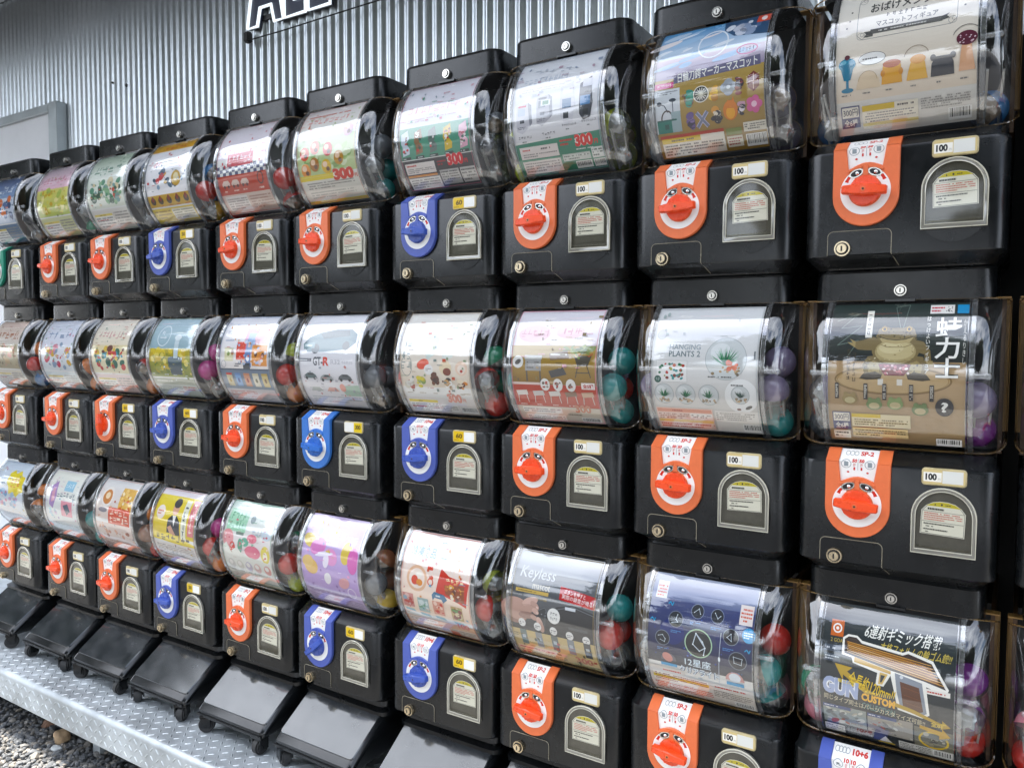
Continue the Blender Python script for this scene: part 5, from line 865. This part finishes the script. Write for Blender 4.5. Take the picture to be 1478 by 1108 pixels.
def m_paper(kind):
    c = Ink(); c.R(0, 0, 53, 52, '#eceae6')
    red, gr = '#c8403a', '#8b9396'
    if kind == 'SP-2':
        c.E(14, 6, 3, 2.6, '#eceae6').O(10, 6, 3.2, .7, gr).O(16, 6, 3.2, .7, gr).O(22, 6, 3.2, .7, gr).T(28, 3, 46, 9, 'SP-2', red, .04)
        for u, s in ((10, '50'), (43, '50')): c.O(u, 22, 7.2, .9, gr).T(u - 3, 18.5, u + 3, 26, '1', gr, .05).fine(u - 4, 16.8, u + 4, 18.4, gr, 1)
        for u in (21.5, 31.5): c.T(u - 3.6, 14, u + 3.6, 19, '50', red, .05).fine(u - 1.6, 20.5, u + 1.6, 26, red, 3).T(u - 1.2, 27, u + 1.2, 32, '1', red, .05)
    else:
        for u in (6, 11, 16, 21): c.O(u, 6, 3.4, .8, gr)
        c.T(28, 2.5, 50, 9.5, '10+6', red, .05)
        for u in (10, 43): c.O(u, 23, 7.2, .9, gr).S(u - 4, 19, u + 4, 27, 6, ['#9aa2a5', '#70797c'], 1, 2, int(u))
        for u in (21.5, 31.5): c.T(u - 3.6, 14, u + 3.6, 19, '10', red, .05).fine(u - 1.6, 20.5, u + 1.6, 26, red, 3).T(u - 1.2, 27, u + 1.2, 32, '1', red, .05)
    c.L([(26.5, 13), (26.5, 32)], .6, gr)
    for u in (13, 40): c.E(u, 35.5, 1.8, 1.5, red)
    def fn(u, w, lay):
        t = 1 - min(max((w - 30) / 40, 0), 1) * .12; x = PCX + (u - 26.5) * .001; z = -.2402 - w * .00089
        y = -.0055 - max(0, min(1, w / 18)) * (-.0055 - (FR - .003)); return (x, y - lay * .00002 - .0012, z)
    return c.mesh('coin_label', fn, [18])
def m_slot(s):
    bm = bmesh.new(); cx, cz = PCX + s * .0126, -.2930; n = 16
    def ell(rx, rz, y, mi, rot):
        v = []
        for i in range(n): a = 2 * pi * i / n; x, z = rx * cos(a), rz * sin(a); v.append(bm.verts.new((cx + x * cos(rot) - z * sin(rot), y, cz + x * sin(rot) + z * cos(rot))))
        f = bm.faces.new(v); f.material_index = mi
    ell(.0102, .0058, FR - .0084, 0, -s * .38); ell(.0080, .0040, FR - .0087, 1, -s * .38); sphere(bm, (cx + .0012, FR - .0078, cz - .0002), .0034, 2, 2)
    me = mesh_of(bm, 'coin_slot', 40); return me
def m_ring():
    c = Ink(); c.O(0, 0, .0342, .0112, '#f0efec', 44, a0=-52, a1=232)
    for s in (1, -1):
        for a in (-38 if s > 0 else 218,):
            ca, sa = cos(radians(a)), sin(radians(a)); u, w = .0290 * ca, .0290 * sa; c.P([(u - s * .0045, w - .0045), (u + s * .001, w - .0048), (u + s * .0055, w + .0025), (u + s * .0005, w + .0045), (u - s * .0005, w + .0005)], '#c8372c')
    return c.mesh('dial_ring', lambda u, w, l: (PCX + u, FR - .0079 - l * .00003, PCZ - w))
def m_knob():
    bm = bmesh.new(); cyl(bm, (0, 0), .0215, -.006, .0, 36, 0); bmesh.ops.bevel(bm, geom=[e for e in bm.edges if abs(e.verts[0].co.y + .006) < 1e-6 and abs(e.verts[1].co.y + .006) < 1e-6], offset=.0015, segments=2, affect='EDGES')
    prof = [(-.0305, .0050, .001), (-.0292, .0062, .0028), (-.010, .0082, .0055), (0, .0086, .006), (.010, .0082, .0055), (.0292, .0062, .0028), (.0305, .0050, .001)]; rings = []
    for x, hz, hy in prof:
        y0 = -.013 - hy; rings.append([bm.verts.new(q) for q in ((x, -.005, -hz), (x, y0 + .002, -hz * .92), (x, y0, -hz * .70), (x, y0, hz * .70), (x, y0 + .002, hz * .92), (x, -.005, hz))])
    for a, b in zip(rings, rings[1:]):
        for i in range(6): bm.faces.new((a[i], a[(i + 1) % 6], b[(i + 1) % 6], b[i]))
    bm.faces.new(rings[0]); bm.faces.new(rings[-1][::-1]); return mesh_of(bm, 'knob', 38)
def m_hole():
    bm = bmesh.new(); cyl(bm, (0, 0), .0034, -.0196, -.016, 14, 0); cyl(bm, (0, 0), .0016, -.0199, -.017, 12, 1); return mesh_of(bm, 'screw_recess', 30)
PWX, PWZ = .0669, -.269
def m_price_frame():
    bm = bmesh.new(); prism(bm, rrect(PWX - .0285, PWZ - .0125, PWX + .0285, PWZ + .0125, .005), FR - .0022, FR + .002, 0, .001); return mesh_of(bm, 'price_window', 30)
def m_price(kind):
    c = Ink(); S = .001
    c.P([(u / S, -w / S) for u, w in rrect(-.0265, -.0107, .0265, .0107, .004)], '#cbb98a' if kind != 'right' else '#dcdad4')
    if kind == '100': c.R(-26, -6.5, -3, 7, '#e9e6dd').T(-23.5, -4.8, -9, 5, '100', '#191919', .05).T(-7.5, 1.5, -4.5, 5, '円', '#8a8880', .0).R(-2, -9.5, 24, 8.5, '#d6d6d0')
    elif kind == '60': c.R(-26, -10.5, 0, 10.5, '#d9b52f').T(-20, -6, -4, 4, '60', '#6a5616', .05).fine(-24, 6, -2, 9, '#7a6420', 1).R(0, -9.5, 25, 9.5, '#e9e9e4')
    elif kind == '50': c.R(-26, -10.5, -2, 10.5, '#d6b638').T(-20, -6, -6, 4, '50', '#5a4a14', .05).fine(-24, 6, -4, 9, '#7a6420', 1).R(-2, -9.5, 25, 9.5, '#e9e9e4')
    else: c.R(2, -10.5, 26, 10.5, '#d9bd3c').T(6, -6, 22, 4, '300', '#5a4a14', .05).R(-25, -8, 1, 8, '#e3e2dc')
    return c.mesh('price_label', lambda u, w, l: (PWX + u * S, FR - .0024 - l * .00003, PWZ - w * S))
DX, DZ = .068, -.380
def m_door():
    bm = bmesh.new(); o_ = arch(DX, DZ, .0405, -.3255, -.2845, 18); i_ = arch(DX, DZ + .0058, .0360, -.3255, -.2890, 18)
    yf, yb = FR - .007, FR + .001; k = len(o_); R_ = [[bm.verts.new((x, y, z)) for x, z in pts] for pts, y in ((o_, yb), (o_, yf + .0015), ([(DX + (x - DX) * .965, z + (.0012 if z < -.37 else -.0012)) for x, z in o_], yf), (i_, yf + .0005), (i_, yb))]
    for a, b in zip(R_, R_[1:]):
        for j in range(k): bm.faces.new((a[j], a[(j + 1) % k], b[(j + 1) % k], b[j]))
    tube(bm, [(x, yf + .001, z) for x, z in o_], .0011, 6, 1, True); tube(bm, [(x, yf + .0008, z) for x, z in i_], .0007, 5, 1, True)
    return mesh_of(bm, 'capsule_door', 35)
def m_pane():
    bm = bmesh.new(); v = [bm.verts.new((x, FR - .0045, z)) for x, z in arch(DX, DZ + .0055, .0363, -.3255, -.2887, 18)]; bm.faces.new(v)
    v = [bm.verts.new(q) for q in ((DX - .0345, FR - .0046, DZ + .008), (DX + .0345, FR - .0046, DZ + .008), (DX + .0345, FR - .0075, DZ + .0105), (DX - .0345, FR - .0075, DZ + .0105))]; bm.faces.new(v)
    return mesh_of(bm, 'pane')
def m_recess():
    bm = bmesh.new(); v = [bm.verts.new((x, FR - .0014, z)) for x, z in arch(DX, DZ + .0055, .0365, -.3255, -.2885, 18)]; bm.faces.new(v); box(bm, DX - .028, DX + .028, FR - .0022, FR - .0016, DZ + .0155, DZ + .0275); return mesh_of(bm, 'chute')
def m_warn(rot=0.0, dx=0.0, dz=0.0):
    c = Ink(); pts = [(-28, 0), (28, 0), (28, -27), (22, -33), (14, -37), (5, -38.6), (-5, -38.6), (-14, -37), (-22, -33), (-28, -27)]
    c.P(pts, '#f0efea').L([(a * .955, b * .955 - .8) for a, b in pts] + [(pts[0][0] * .955, -.8)], .5, '#3a3a3a').P([(22, -32.6), (14, -36.4), (5, -38), (-5, -38), (-14, -36.4), (-22, -32.6)], '#cfc23c')
    c.P([(-12, -33.8), (-9.6, -33.8), (-10.8, -36)], '#2c2a14').E(-2.5, -35, 1.3, 1.3, '#2c2a14', 10).fine(2, -36, 15, -33.8, '#4a4720', 1).fine(-20, -31.4, 20, -27.8, '#252525', 1, .95, .62).L([(-26, -26.6), (26, -26.6)], .4, '#5a5a5a')
    c.fine(-24, -25.6, 24, -16, '#d58a84', 4, .96).L([(-26, -14.8), (26, -14.8)], .4, '#4a4a4a').fine(-24, -13.6, 25, -10.8, '#2e2e30', 1, .95).fine(-21, -10.4, -6, -8, '#2e2e30', 1).fine(-24, -7.2, 25, -4.4, '#2e2e30', 1, .95).fine(-21, -4, -14, -1.8, '#2e2e30', 1)
    ca, sa = cos(rot), sin(rot)
    return c.mesh('warning_label', lambda u, w, l: (DX + dx + u * .001 * ca + (w + 19) * .00126 * sa, FR - .0030 - l * .00003, -.3515 + dz + 19 * .00126 - (w + 19) * .00126 * ca + u * .001 * sa))
def m_coinbox():
    bm = bmesh.new(); p_ = [(-.098, -.411)] + [(-.098 + .008 - .008 * cos(radians(a)), -.3785 + .008 * (sin(radians(a)) - 1) + .003) for a in range(0, 91, 18)] + [(-.0105 - .008 + .008 * sin(radians(a)), -.3785 + .008 * (cos(radians(a)) - 1) + .003) for a in range(0, 91, 18)] + [(-.0105, -.411)]
    prism(bm, p_, FR - .0016, FR + .001, 0, .0005)
    # the panel turns under along the sloping skirt
    q = [(-.098, FR - .0015, -.4112), (-.0105, FR - .0015, -.4112), (-.003, -.002, -.4268), (-.098, -.002, -.4268)]; v = [bm.verts.new(a) for a in q]; bm.faces.new(v)
    tube(bm, [(x, FR - .0014, z) for x, z in p_] + [(-.003, -.0025, -.4268)], .00055, 5, 1); return mesh_of(bm, 'coin_box_door', 40)

LOCK_TOP = lock_mesh(.0085, .006); LOCK_COIN = lock_mesh(.0112, .011)
SHARED = dict(body=m_body(), cap=m_cap(), housing=m_housing(), window=m_window(), ribL=m_strip(-.0965, .0075, .0014), ribR=m_strip(.0965, .0075, .0014), ribl=m_strip(-.0905, .0016, .0010), ribr=m_strip(.0905, .0016, .0010),
              pinL=m_pin(-1), pinR=m_pin(1), slotL=m_slot(-1), slotR=m_slot(1), ring=m_ring(), pframe=m_price_frame(), door=m_door(), pane=m_pane(), recess=m_recess(), warn=[m_warn(), m_warn(.03, .001, .0006), m_warn(-.035, -.0008, -.001), m_warn(.012, .0004, -.0016)], coinbox=m_coinbox(),
              fins=[m_fin(.098, .004, -.018, .03), m_fin(.115, .006, -.006, .040), m_fin(-.099, -.012, -.018, .03), m_fin(-.112, -.004, -.006, .040)],
              paper={k: m_paper(k) for k in ('SP-2', '10+6')}, price={k: m_price(k) for k in ('100', '60', '50', 'right')})
bm = bmesh.new(); box(bm, -.020, .020, -.001, .006, -.0165, -.0128); SHARED['latch'] = mesh_of(bm, 'latch')
def m_bar(s):
    bm = bmesh.new(); x0, x1 = sorted((s * .1295, s * .1405)); box(bm, x0, x1, .0585, .066, -.207, -.0132); return mesh_of(bm, 'side_frame')
SHARED['barL'], SHARED['barR'] = m_bar(-1), m_bar(1)
bm = bmesh.new(); box(bm, -.1395, .1395, .040, .0582, -.0128, -.0108); SHARED['toprim'] = mesh_of(bm, 'top_rim')
def m_edge(th, k_):
    bm = bmesh.new(); pts = []; z0 = ARC_Z + ARC_R * sin(radians(th)); y0 = ARC_Y - ARC_R * cos(radians(th)); xs = [(-.095 - .045 * cos(pi / 2 * i / 8), sin(pi / 2 * i / 8)) for i in range(9)]; xs = [(-.140, -1)] + xs; xs += [(-x, k) for x, k in xs[::-1]]
    for x, k in xs:
        q = max(k, 0); s = 1 - q; pts.append((x, .036 - (.036 - y0) * q if k >= 0 else .058, ARC_Z + (z0 - ARC_Z) * (1 - k_ * s ** 1.5)))
    tube(bm, pts, .0011, 5); return mesh_of(bm, 'edge_bead', 60)
SHARED['lowrim'] = m_edge(-51, .17); SHARED['uprim'] = m_edge(49.5, .05)
COLM = {k: (m_plate(), m_knob(), m_hole()) for k in DIAL}
def machine(name, loc, dial, price, paper, knob_turn, label, group, rz):
    t = empty(name, loc, label, 'vending machine', group, rz); off = (0, 0, UP); S = SHARED
    link('body', S['body'], black, t, off); cap = link('top_cap', S['cap'], black, t, off)
    link('hopper_lock', LOCK_TOP, [steel, inner], cap, (0, .001, 0))
    link('hopper_housing', S['housing'], [inner, brown_in], t, off)
    w = link('hopper_window', S['window'], clear, t, off)
    for k in ('ribL', 'ribR'): link('seam_rib', S[k], clear_rib, w)
    for k in ('ribl', 'ribr'): link('seam_line', S[k], clear_rib, w)
    for k in ('pinL', 'pinR'): link('side_pin', S[k], clear_pin, w)
    for k in ('barL', 'barR'): link('side_frame', S[k], amber, w)
    link('top_rim', S['toprim'], amber, w); link('latch', S['latch'], black2, w)
    for k in ('lowrim', 'uprim'): link('edge_bead', S[k], amber_clear, w)
    for f in S['fins']: link('guide_fin', f, fin_m, t, off)
    p = link('dial_plate', COLM[dial][0], MATS['dial_plate_' + dial], t, off)
    link('coin_label', S['paper'][paper], ink, p)
    for k in ('slotL', 'slotR'): link('coin_slot', S[k], [steel, inner, chrome], p)
    link('dial_ring', S['ring'], ink, p)
    kn = link('knob', COLM[dial][1], MATS['dial_knob_' + dial], t, (PCX, FR - .0092, PCZ + UP), (0, radians(knob_turn), 0))
    link('screw_recess', COLM[dial][2], [MATS['dial_plate_' + dial], scr], kn)
    pf = link('price_window', S['pframe'], MATS['aged_amber_rim'], t, off); link('price_label', S['price'][price], ink, pf)
    d = link('capsule_door', S['door'], [door_frame_m, door_glint_m], t, off); link('chute', S['recess'], olive, d); link('warning_label', S['warn'][int(abs(loc[0] * 31 + loc[2] * 17)) % 4], ink, d); link('pane', S['pane'], door_pane_m, d)
    cb = link('coin_box_door', S['coinbox'], [black, edge_glint], t, off); link('coin_lock', LOCK_COIN, [brass, inner], cb, (-.0764, FR - .001, -.4018))
    return t
mat('aged_amber_rim', (.46, .38, .20), .3, vary=(50, .2, .1))

# ------------------------------------------------------------------ the rows
DIALS = [['green', 'orange', 'orange', 'blue', 'orange', 'orange', 'blue', 'orange', 'orange', 'orange', 'orange'],
         ['orange', 'orange', 'orange', 'blue', 'orange', 'sky blue', 'blue', 'orange', 'orange', 'orange', 'orange'],
         ['orange', 'orange', 'orange', 'blue', 'orange', 'blue', 'blue', 'orange', 'orange', 'blue', 'orange']]
PRICE = {(0, 3): '50', (0, 6): '60', (1, 2): '60', (1, 3): '60', (1, 5): 'right', (1, 6): '60', (2, 3): '50', (2, 5): '60', (2, 6): '60', (2, 9): '50'}
TURN = {(1, 2): 90, (2, 5): -38, (2, 6): -8, (0, 9): 4, (0, 8): -3, (1, 8): 3, (2, 8): 8, (2, 7): 6, (0, 7): -4, (0, 3): -6}
WHAT = {(0, 0): 'dark blue', (0, 1): 'pink and mustard yellow', (0, 2): 'green leafy plants', (0, 3): 'orange topped vehicles', (0, 4): 'red chequered racing', (0, 5): 'pale green fruit', (0, 6): 'green and black packets', (0, 7): 'grey photo kiosks', (0, 8): 'blue sky and emblems', (0, 9): 'cream desserts and toadstool',
        (1, 0): 'beige and brown', (1, 1): 'white with scattered bright shapes', (1, 2): 'cream with red and green shapes', (1, 3): 'yellow flower field', (1, 4): 'colourful phone shapes', (1, 5): 'dark green sports car', (1, 6): 'cream sweets and buns', (1, 7): 'red and brown grill', (1, 8): 'hanging plant globes', (1, 9): 'sumo frog',
        (2, 0): 'blue card with yellow burst', (2, 1): 'pastel purple and pink', (2, 2): 'orange red cafe food', (2, 3): 'yellow with suited person', (2, 4): 'mint and pink treats', (2, 5): 'lilac with pink and yellow shapes', (2, 6): 'pink frozen food', (2, 7): 'black car key', (2, 8): 'navy zodiac constellations', (2, 9): 'black rubber band gun',
        (0, 10): 'pale blue and white', (1, 10): 'sage green', (2, 10): 'rose pink'}
CAPS = {(0, 0): 'grey white|dark grey||', (0, 1): 'green brown|dark grey||brown', (0, 2): 'white grey|grey||', (0, 3): 'yellow red orange|red blue||blue', (0, 4): 'red red|red||', (0, 5): 'teal dark|grey teal||', (0, 6): 'clear grey|clear||', (0, 7): 'lime lime|lime|lime|', (0, 8): 'lilac grey|lilac||', (0, 9): 'blue blue|||',
        (1, 0): 'blue dark|red||orange', (1, 1): 'orange red|orange red||', (1, 2): 'orange red|red grey||', (1, 3): 'brown magenta|magenta purple||magenta', (1, 4): 'orange orange|red lime||', (1, 5): 'grey grey|grey||', (1, 6): 'red clear|red green||green', (1, 7): 'teal clear|teal red|teal|', (1, 8): 'teal clear|lilac grey|lilac|', (1, 9): 'purple dark|lilac pink|lilac|',
        (2, 0): 'lime clear|orange lime||orange', (2, 1): 'teal grey|teal grey||brown', (2, 2): 'red clear|brown red||orange', (2, 3): 'orange yellow red|red blue|orange|magenta', (2, 4): 'lime yellow|red red||green', (2, 5): 'yellow grey|grey brown|orange|brown', (2, 6): 'clear clear|red yellow||lime', (2, 7): 'clear grey|red red||teal', (2, 8): 'teal clear|teal||red', (2, 9): 'red pink|purple purple|green clear|purple',
        (0, 10): 'grey grey|grey|grey grey|', (1, 10): 'teal grey|clear|clear|', (2, 10): 'pink red|clear|pink clear|'}
CC = {'red': (.55, .03, .02), 'orange': (.70, .20, .03), 'yellow': (.62, .42, .04), 'lime': (.40, .46, .03), 'green': (.03, .25, .13), 'teal': (.02, .26, .25), 'blue': (.03, .18, .42), 'purple': (.20, .03, .24), 'magenta': (.55, .05, .26), 'pink': (.65, .22, .28), 'lilac': (.20, .16, .26), 'brown': (.24, .09, .04), 'grey': (.14, .15, .16), 'white': (.5, .5, .5), 'dark': (.04, .045, .05), 'clear': (.30, .33, .34)}
def cap_mat(k, a):
    m = bpy.data.materials.new('capsule_' + k); m.use_nodes = True; n = m.node_tree.nodes; l = m.node_tree.links; b = n['Principled BSDF']
    b.inputs['Base Color'].default_value = (*CC[k], 1); b.inputs['Roughness'].default_value = .14; b.inputs['Specular IOR Level'].default_value = .6
    tr = n.new('ShaderNodeBsdfTransparent'); c = CC[k]; mxc = max(c); tr.inputs[0].default_value = (*[min(1, .25 + .75 * q / mxc) for q in c], 1)
    mx = n.new('ShaderNodeMixShader'); mx.inputs[0].default_value = a; l.new(tr.outputs[0], mx.inputs[1]); l.new(b.outputs[0], mx.inputs[2]); l.new(mx.outputs[0], n['Material Output'].inputs[0]); return m
CMAT = {k: cap_mat(k, .34 if k == 'clear' else .78) for k in CC}
CLEARC = clear_mat('capsule_clear_half', (.93, .95, .95), 1.5, 2.0, .04, haze=.02)
CR = .0265
def half(sgn):
    bm = bmesh.new(); bmesh.ops.create_uvsphere(bm, u_segments=20, v_segments=14, radius=CR)
    bmesh.ops.bisect_plane(bm, geom=bm.verts[:] + bm.edges[:] + bm.faces[:], plane_co=(0, 0, 0), plane_no=(0, 0, sgn), clear_inner=True)
    cyl(bm, (0, 0), CR * 1.03, -.0018 if sgn < 0 else 0.0001, -.0001 if sgn < 0 else .0018, 20, axis='z')
    for f in [f for f in bm.faces if len(f.verts) > 4]: bm.faces.remove(f)
    return mesh_of(bm, 'half', 40)
HALF_A, HALF_B = half(1), half(-1)
bm = bmesh.new(); rr = random.Random(2); bmesh.ops.create_icosphere(bm, subdivisions=2, radius=CR * .78)
for v in bm.verts: v.co *= rr.uniform(.6, 1.05)
TOY = mesh_of(bm, 'wrapped_toy'); TOYM = [mat('wrapper_white', (.36, .36, .35), .3), mat('wrapper_dark', (.08, .08, .09), .3), mat('wrapper_tan', (.28, .19, .11), .35)]
SLOTS = {0: [(.106, .030, -.2085), (-.104, .034, -.2085), (.052, .050, -.2085)], 1: [(.104, .000, -.160), (.090, .058, -.166)], 2: [(-.104, .010, -.158), (-.088, .062, -.16)], 3: [(.106, .026, -.114), (.092, .066, -.118)]}
for r in range(3):
    for c in range(11):
        key = (r, c); dial = DIALS[r][c]; rr = random.Random(r * 31 + c)
        what = WHAT[key]; rz = radians(rr.uniform(-.35, .35)); base = (COLX[c], 0, LZ + (1 - r) * H - UP)
        t = machine('capsule_machine', base, dial, PRICE.get(key, '100'), '10+6' if dial != 'orange' else 'SP-2', TURN.get(key, rr.uniform(-6, 6)),
                    'black capsule machine with %s dial showing the %s card' % (dial, what.replace(' card', '')), 'stacked capsule machines', rz)
        # card: paper and its print
        ic = Ink(); ic.r.seed(r * 100 + c); ic.R(0, 0, 100, 115, '#e6e4e0'); ART[key](ic)
        M = Matrix.Rotation(rz, 4, 'Z')
        if 'CARD_ME' not in globals():
            bm = bmesh.new(); rows = []
            for w in CUTS:
                w = min(max(w, 0), 115); rows.append([bm.verts.new(card_pt(u, w, q)) for q in (-2, -28) for u in ((0, 100) if q == -2 else (100, 0))])
            for a, b in zip(rows, rows[1:]):
                for i in range(4):
                    try: bm.faces.new((a[i], a[(i + 1) % 4], b[(i + 1) % 4], b[i]))
                    except ValueError: pass
            bm.faces.new(rows[0]); bm.faces.new(rows[-1][::-1]); CARD_ME = mesh_of(bm, 'display_card'); CARD_ME.materials.append(mat('card_stock', (.62, .60, .56), .6))
        cd = link('display_card', CARD_ME, None); cd.location = (base[0], base[1], base[2] + UP); cd.rotation_euler = (0, 0, rz)
        tag(cd, 'printed display card with %s picture curved inside its clear hopper' % what.replace(' card', ''), 'display card', 'display cards in the hoppers')
        link('printed_picture', ic.mesh('printed_picture', card_pt, CUTS), ink, cd)
        # capsules
        lv = [q.split() for q in CAPS[key].split('|')]
        if c < 9 and key not in ((0, 9),):
            while len(lv[1]) < 2: lv[1].append(rr.choice(lv[0]))
            if not lv[3] and key not in ((0, 0), (0, 2), (0, 4), (0, 7), (0, 8), (1, 5), (2, 8)): lv[3].append(rr.choice(lv[1]))
            if not lv[2] and c > 4: lv[2].append(rr.choice(lv[0] + lv[1]))
        for lvl, names in enumerate(lv):
            for q, nm in enumerate(names):
                if q >= len(SLOTS[lvl]): continue
                p = Vector(SLOTS[lvl][q]) + Vector((rr.uniform(-.004, .002) * (1 if SLOTS[lvl][q][0] > 0 else -1), rr.uniform(-.003, .003), rr.uniform(-.0, .006)))
                wp = M @ p; e = empty('toy_capsule', (base[0] + wp.x, base[1] + wp.y, base[2] + UP + wp.z), '%s plastic toy capsule in the hopper of the %s machine' % (nm, what.replace(' card', '')), 'capsule', 'capsules in the %s hopper' % what.replace(' card', ''))
                e.rotation_euler = (rr.uniform(-1.3, 1.3), rr.uniform(-1.3, 1.3), rr.uniform(0, 6.28))
                a = link('coloured_half', HALF_A, None, e); b = link('clear_half', HALF_B, None, e)
                for ob, mt in ((a, CMAT[nm]), (b, CLEARC if rr.random() < .6 else CMAT[nm])):
                    if not ob.data.materials: ob.data.materials.append(mt)
                    ob.material_slots[0].link = 'OBJECT'; ob.material_slots[0].material = mt
                tt = link('wrapped_toy', TOY, None, e)
                if not TOY.materials: TOY.materials.append(TOYM[0])
                tt.material_slots[0].link = 'OBJECT'; tt.material_slots[0].material = rr.choice(TOYM)

# ------------------------------------------------------------------ castor bases under each column
def m_tray():
    bm = bmesh.new(); pts = [(.012, -.9125), (-.095, -.9875), (-.1045, -.997), (-.1045, -1.014), (.295, -1.014), (.295, -.9125)]
    a = [bm.verts.new((-.122, y, z)) for y, z in pts]; b = [bm.verts.new((.122, y, z)) for y, z in pts]; k = len(pts)
    for i in range(k): bm.faces.new((a[i], a[(i + 1) % k], b[(i + 1) % k], b[i]))
    bm.faces.new(a); bm.faces.new(b[::-1]); bmesh.ops.recalc_face_normals(bm, faces=bm.faces)
    bmesh.ops.bevel(bm, geom=[e for e in bm.edges if abs(e.verts[0].co.x - e.verts[1].co.x) < 1e-6], offset=.014, segments=5, affect='EDGES', profile=.5)
    return mesh_of(bm, 'tray', 32)
def m_neck():
    bm = bmesh.new(); loft(bm, [(-.921, .132, -.004, .298), (-.912, .130, -.006, .298), (-.9055, .121, .006, .298), (-.8935, .120, .008, .298)], .02, 6); return mesh_of(bm, 'neck', 30)
def m_lid():
    bm = bmesh.new(); d = Vector((0, -.107, -.075)).normalized(); n = Vector((0, d.z, -d.y)) ; n = n if n.z > 0 else -n; o = Vector((0, .006, -.9165)) ; L_ = .1195
    pts = []
    for cx, cl, a0 in ((.1075, L_ - .008, 0), (-.1075, L_ - .008, 90), (-.1075, .008, 180), (.1075, .008, 270)):
        for i in range(4): a = radians(a0 + 30 * i); pts.append((cx + .008 * cos(a), cl + .008 * sin(a)))
    lo = [bm.verts.new(Vector((x, 0, 0)) + o + d * l + n * -.0005) for x, l in pts]; hi = [bm.verts.new(Vector((x * .985, 0, 0)) + o + d * (l * .975 + .0014) + n * .0022) for x, l in pts]; k = len(pts)
    for i in range(k): bm.faces.new((lo[i], lo[(i + 1) % k], hi[(i + 1) % k], hi[i]))
    bm.faces.new(hi); return mesh_of(bm, 'lid', 30)
def m_lip():
    bm = bmesh.new(); box(bm, -.119, .119, -.1075, -.104, -1.0125, -1.0045); bmesh.ops.bevel(bm, geom=bm.edges[:], offset=.0012, segments=2, affect='EDGES'); return mesh_of(bm, 'front_lip')
def m_wheel():
    bm = bmesh.new(); cyl(bm, (0, 0), .0195, -.011, .011, 24, 0, axis='x'); bmesh.ops.bevel(bm, geom=[e for e in bm.edges if abs(e.verts[0].co.x - e.verts[1].co.x) < 1e-7], offset=.004, segments=2, affect='EDGES'); return mesh_of(bm, 'wheel', 40)
def m_fork():
    bm = bmesh.new(); box(bm, -.016, -.0125, -.012, .012, -.004, .022); box(bm, .0125, .016, -.012, .012, -.004, .022); box(bm, -.016, .016, -.014, .014, .0202, .0262); cyl(bm, (0, 0), .004, -.0165, .0165, 8, 0, axis='x'); return mesh_of(bm, 'castor_fork', 30)
TR, NK, LD, LP, WH, FK = m_tray(), m_neck(), m_lid(), m_lip(), m_wheel(), m_fork()
WHERE = ['below the %s machine' % WHAT[(2, c)].replace(' card', '') for c in range(11)]
for c in range(11):
    rr = random.Random(c + 50); t = empty('machine_base', (COLX[c], 0, PLAT), 'black base with sloping lid and castors ' + WHERE[c], 'base', 'castor bases under the machine stacks', radians(rr.uniform(-.6, .6)))
    oz = (0, 0, LZ - PLAT); tr = link('tray', TR, black2, t, oz); link('neck', NK, black, t, oz); link('lid', LD, lidm, tr); link('front_lip', LP, black, tr)
    for x in (-.098, .098):
        for y in (-.092, .25):
            f = link('castor', FK, black, t, (x, y, .0195)); f.rotation_euler = (0, 0, rr.uniform(-1.3, 1.3)); link('wheel', WH, rubber, f)
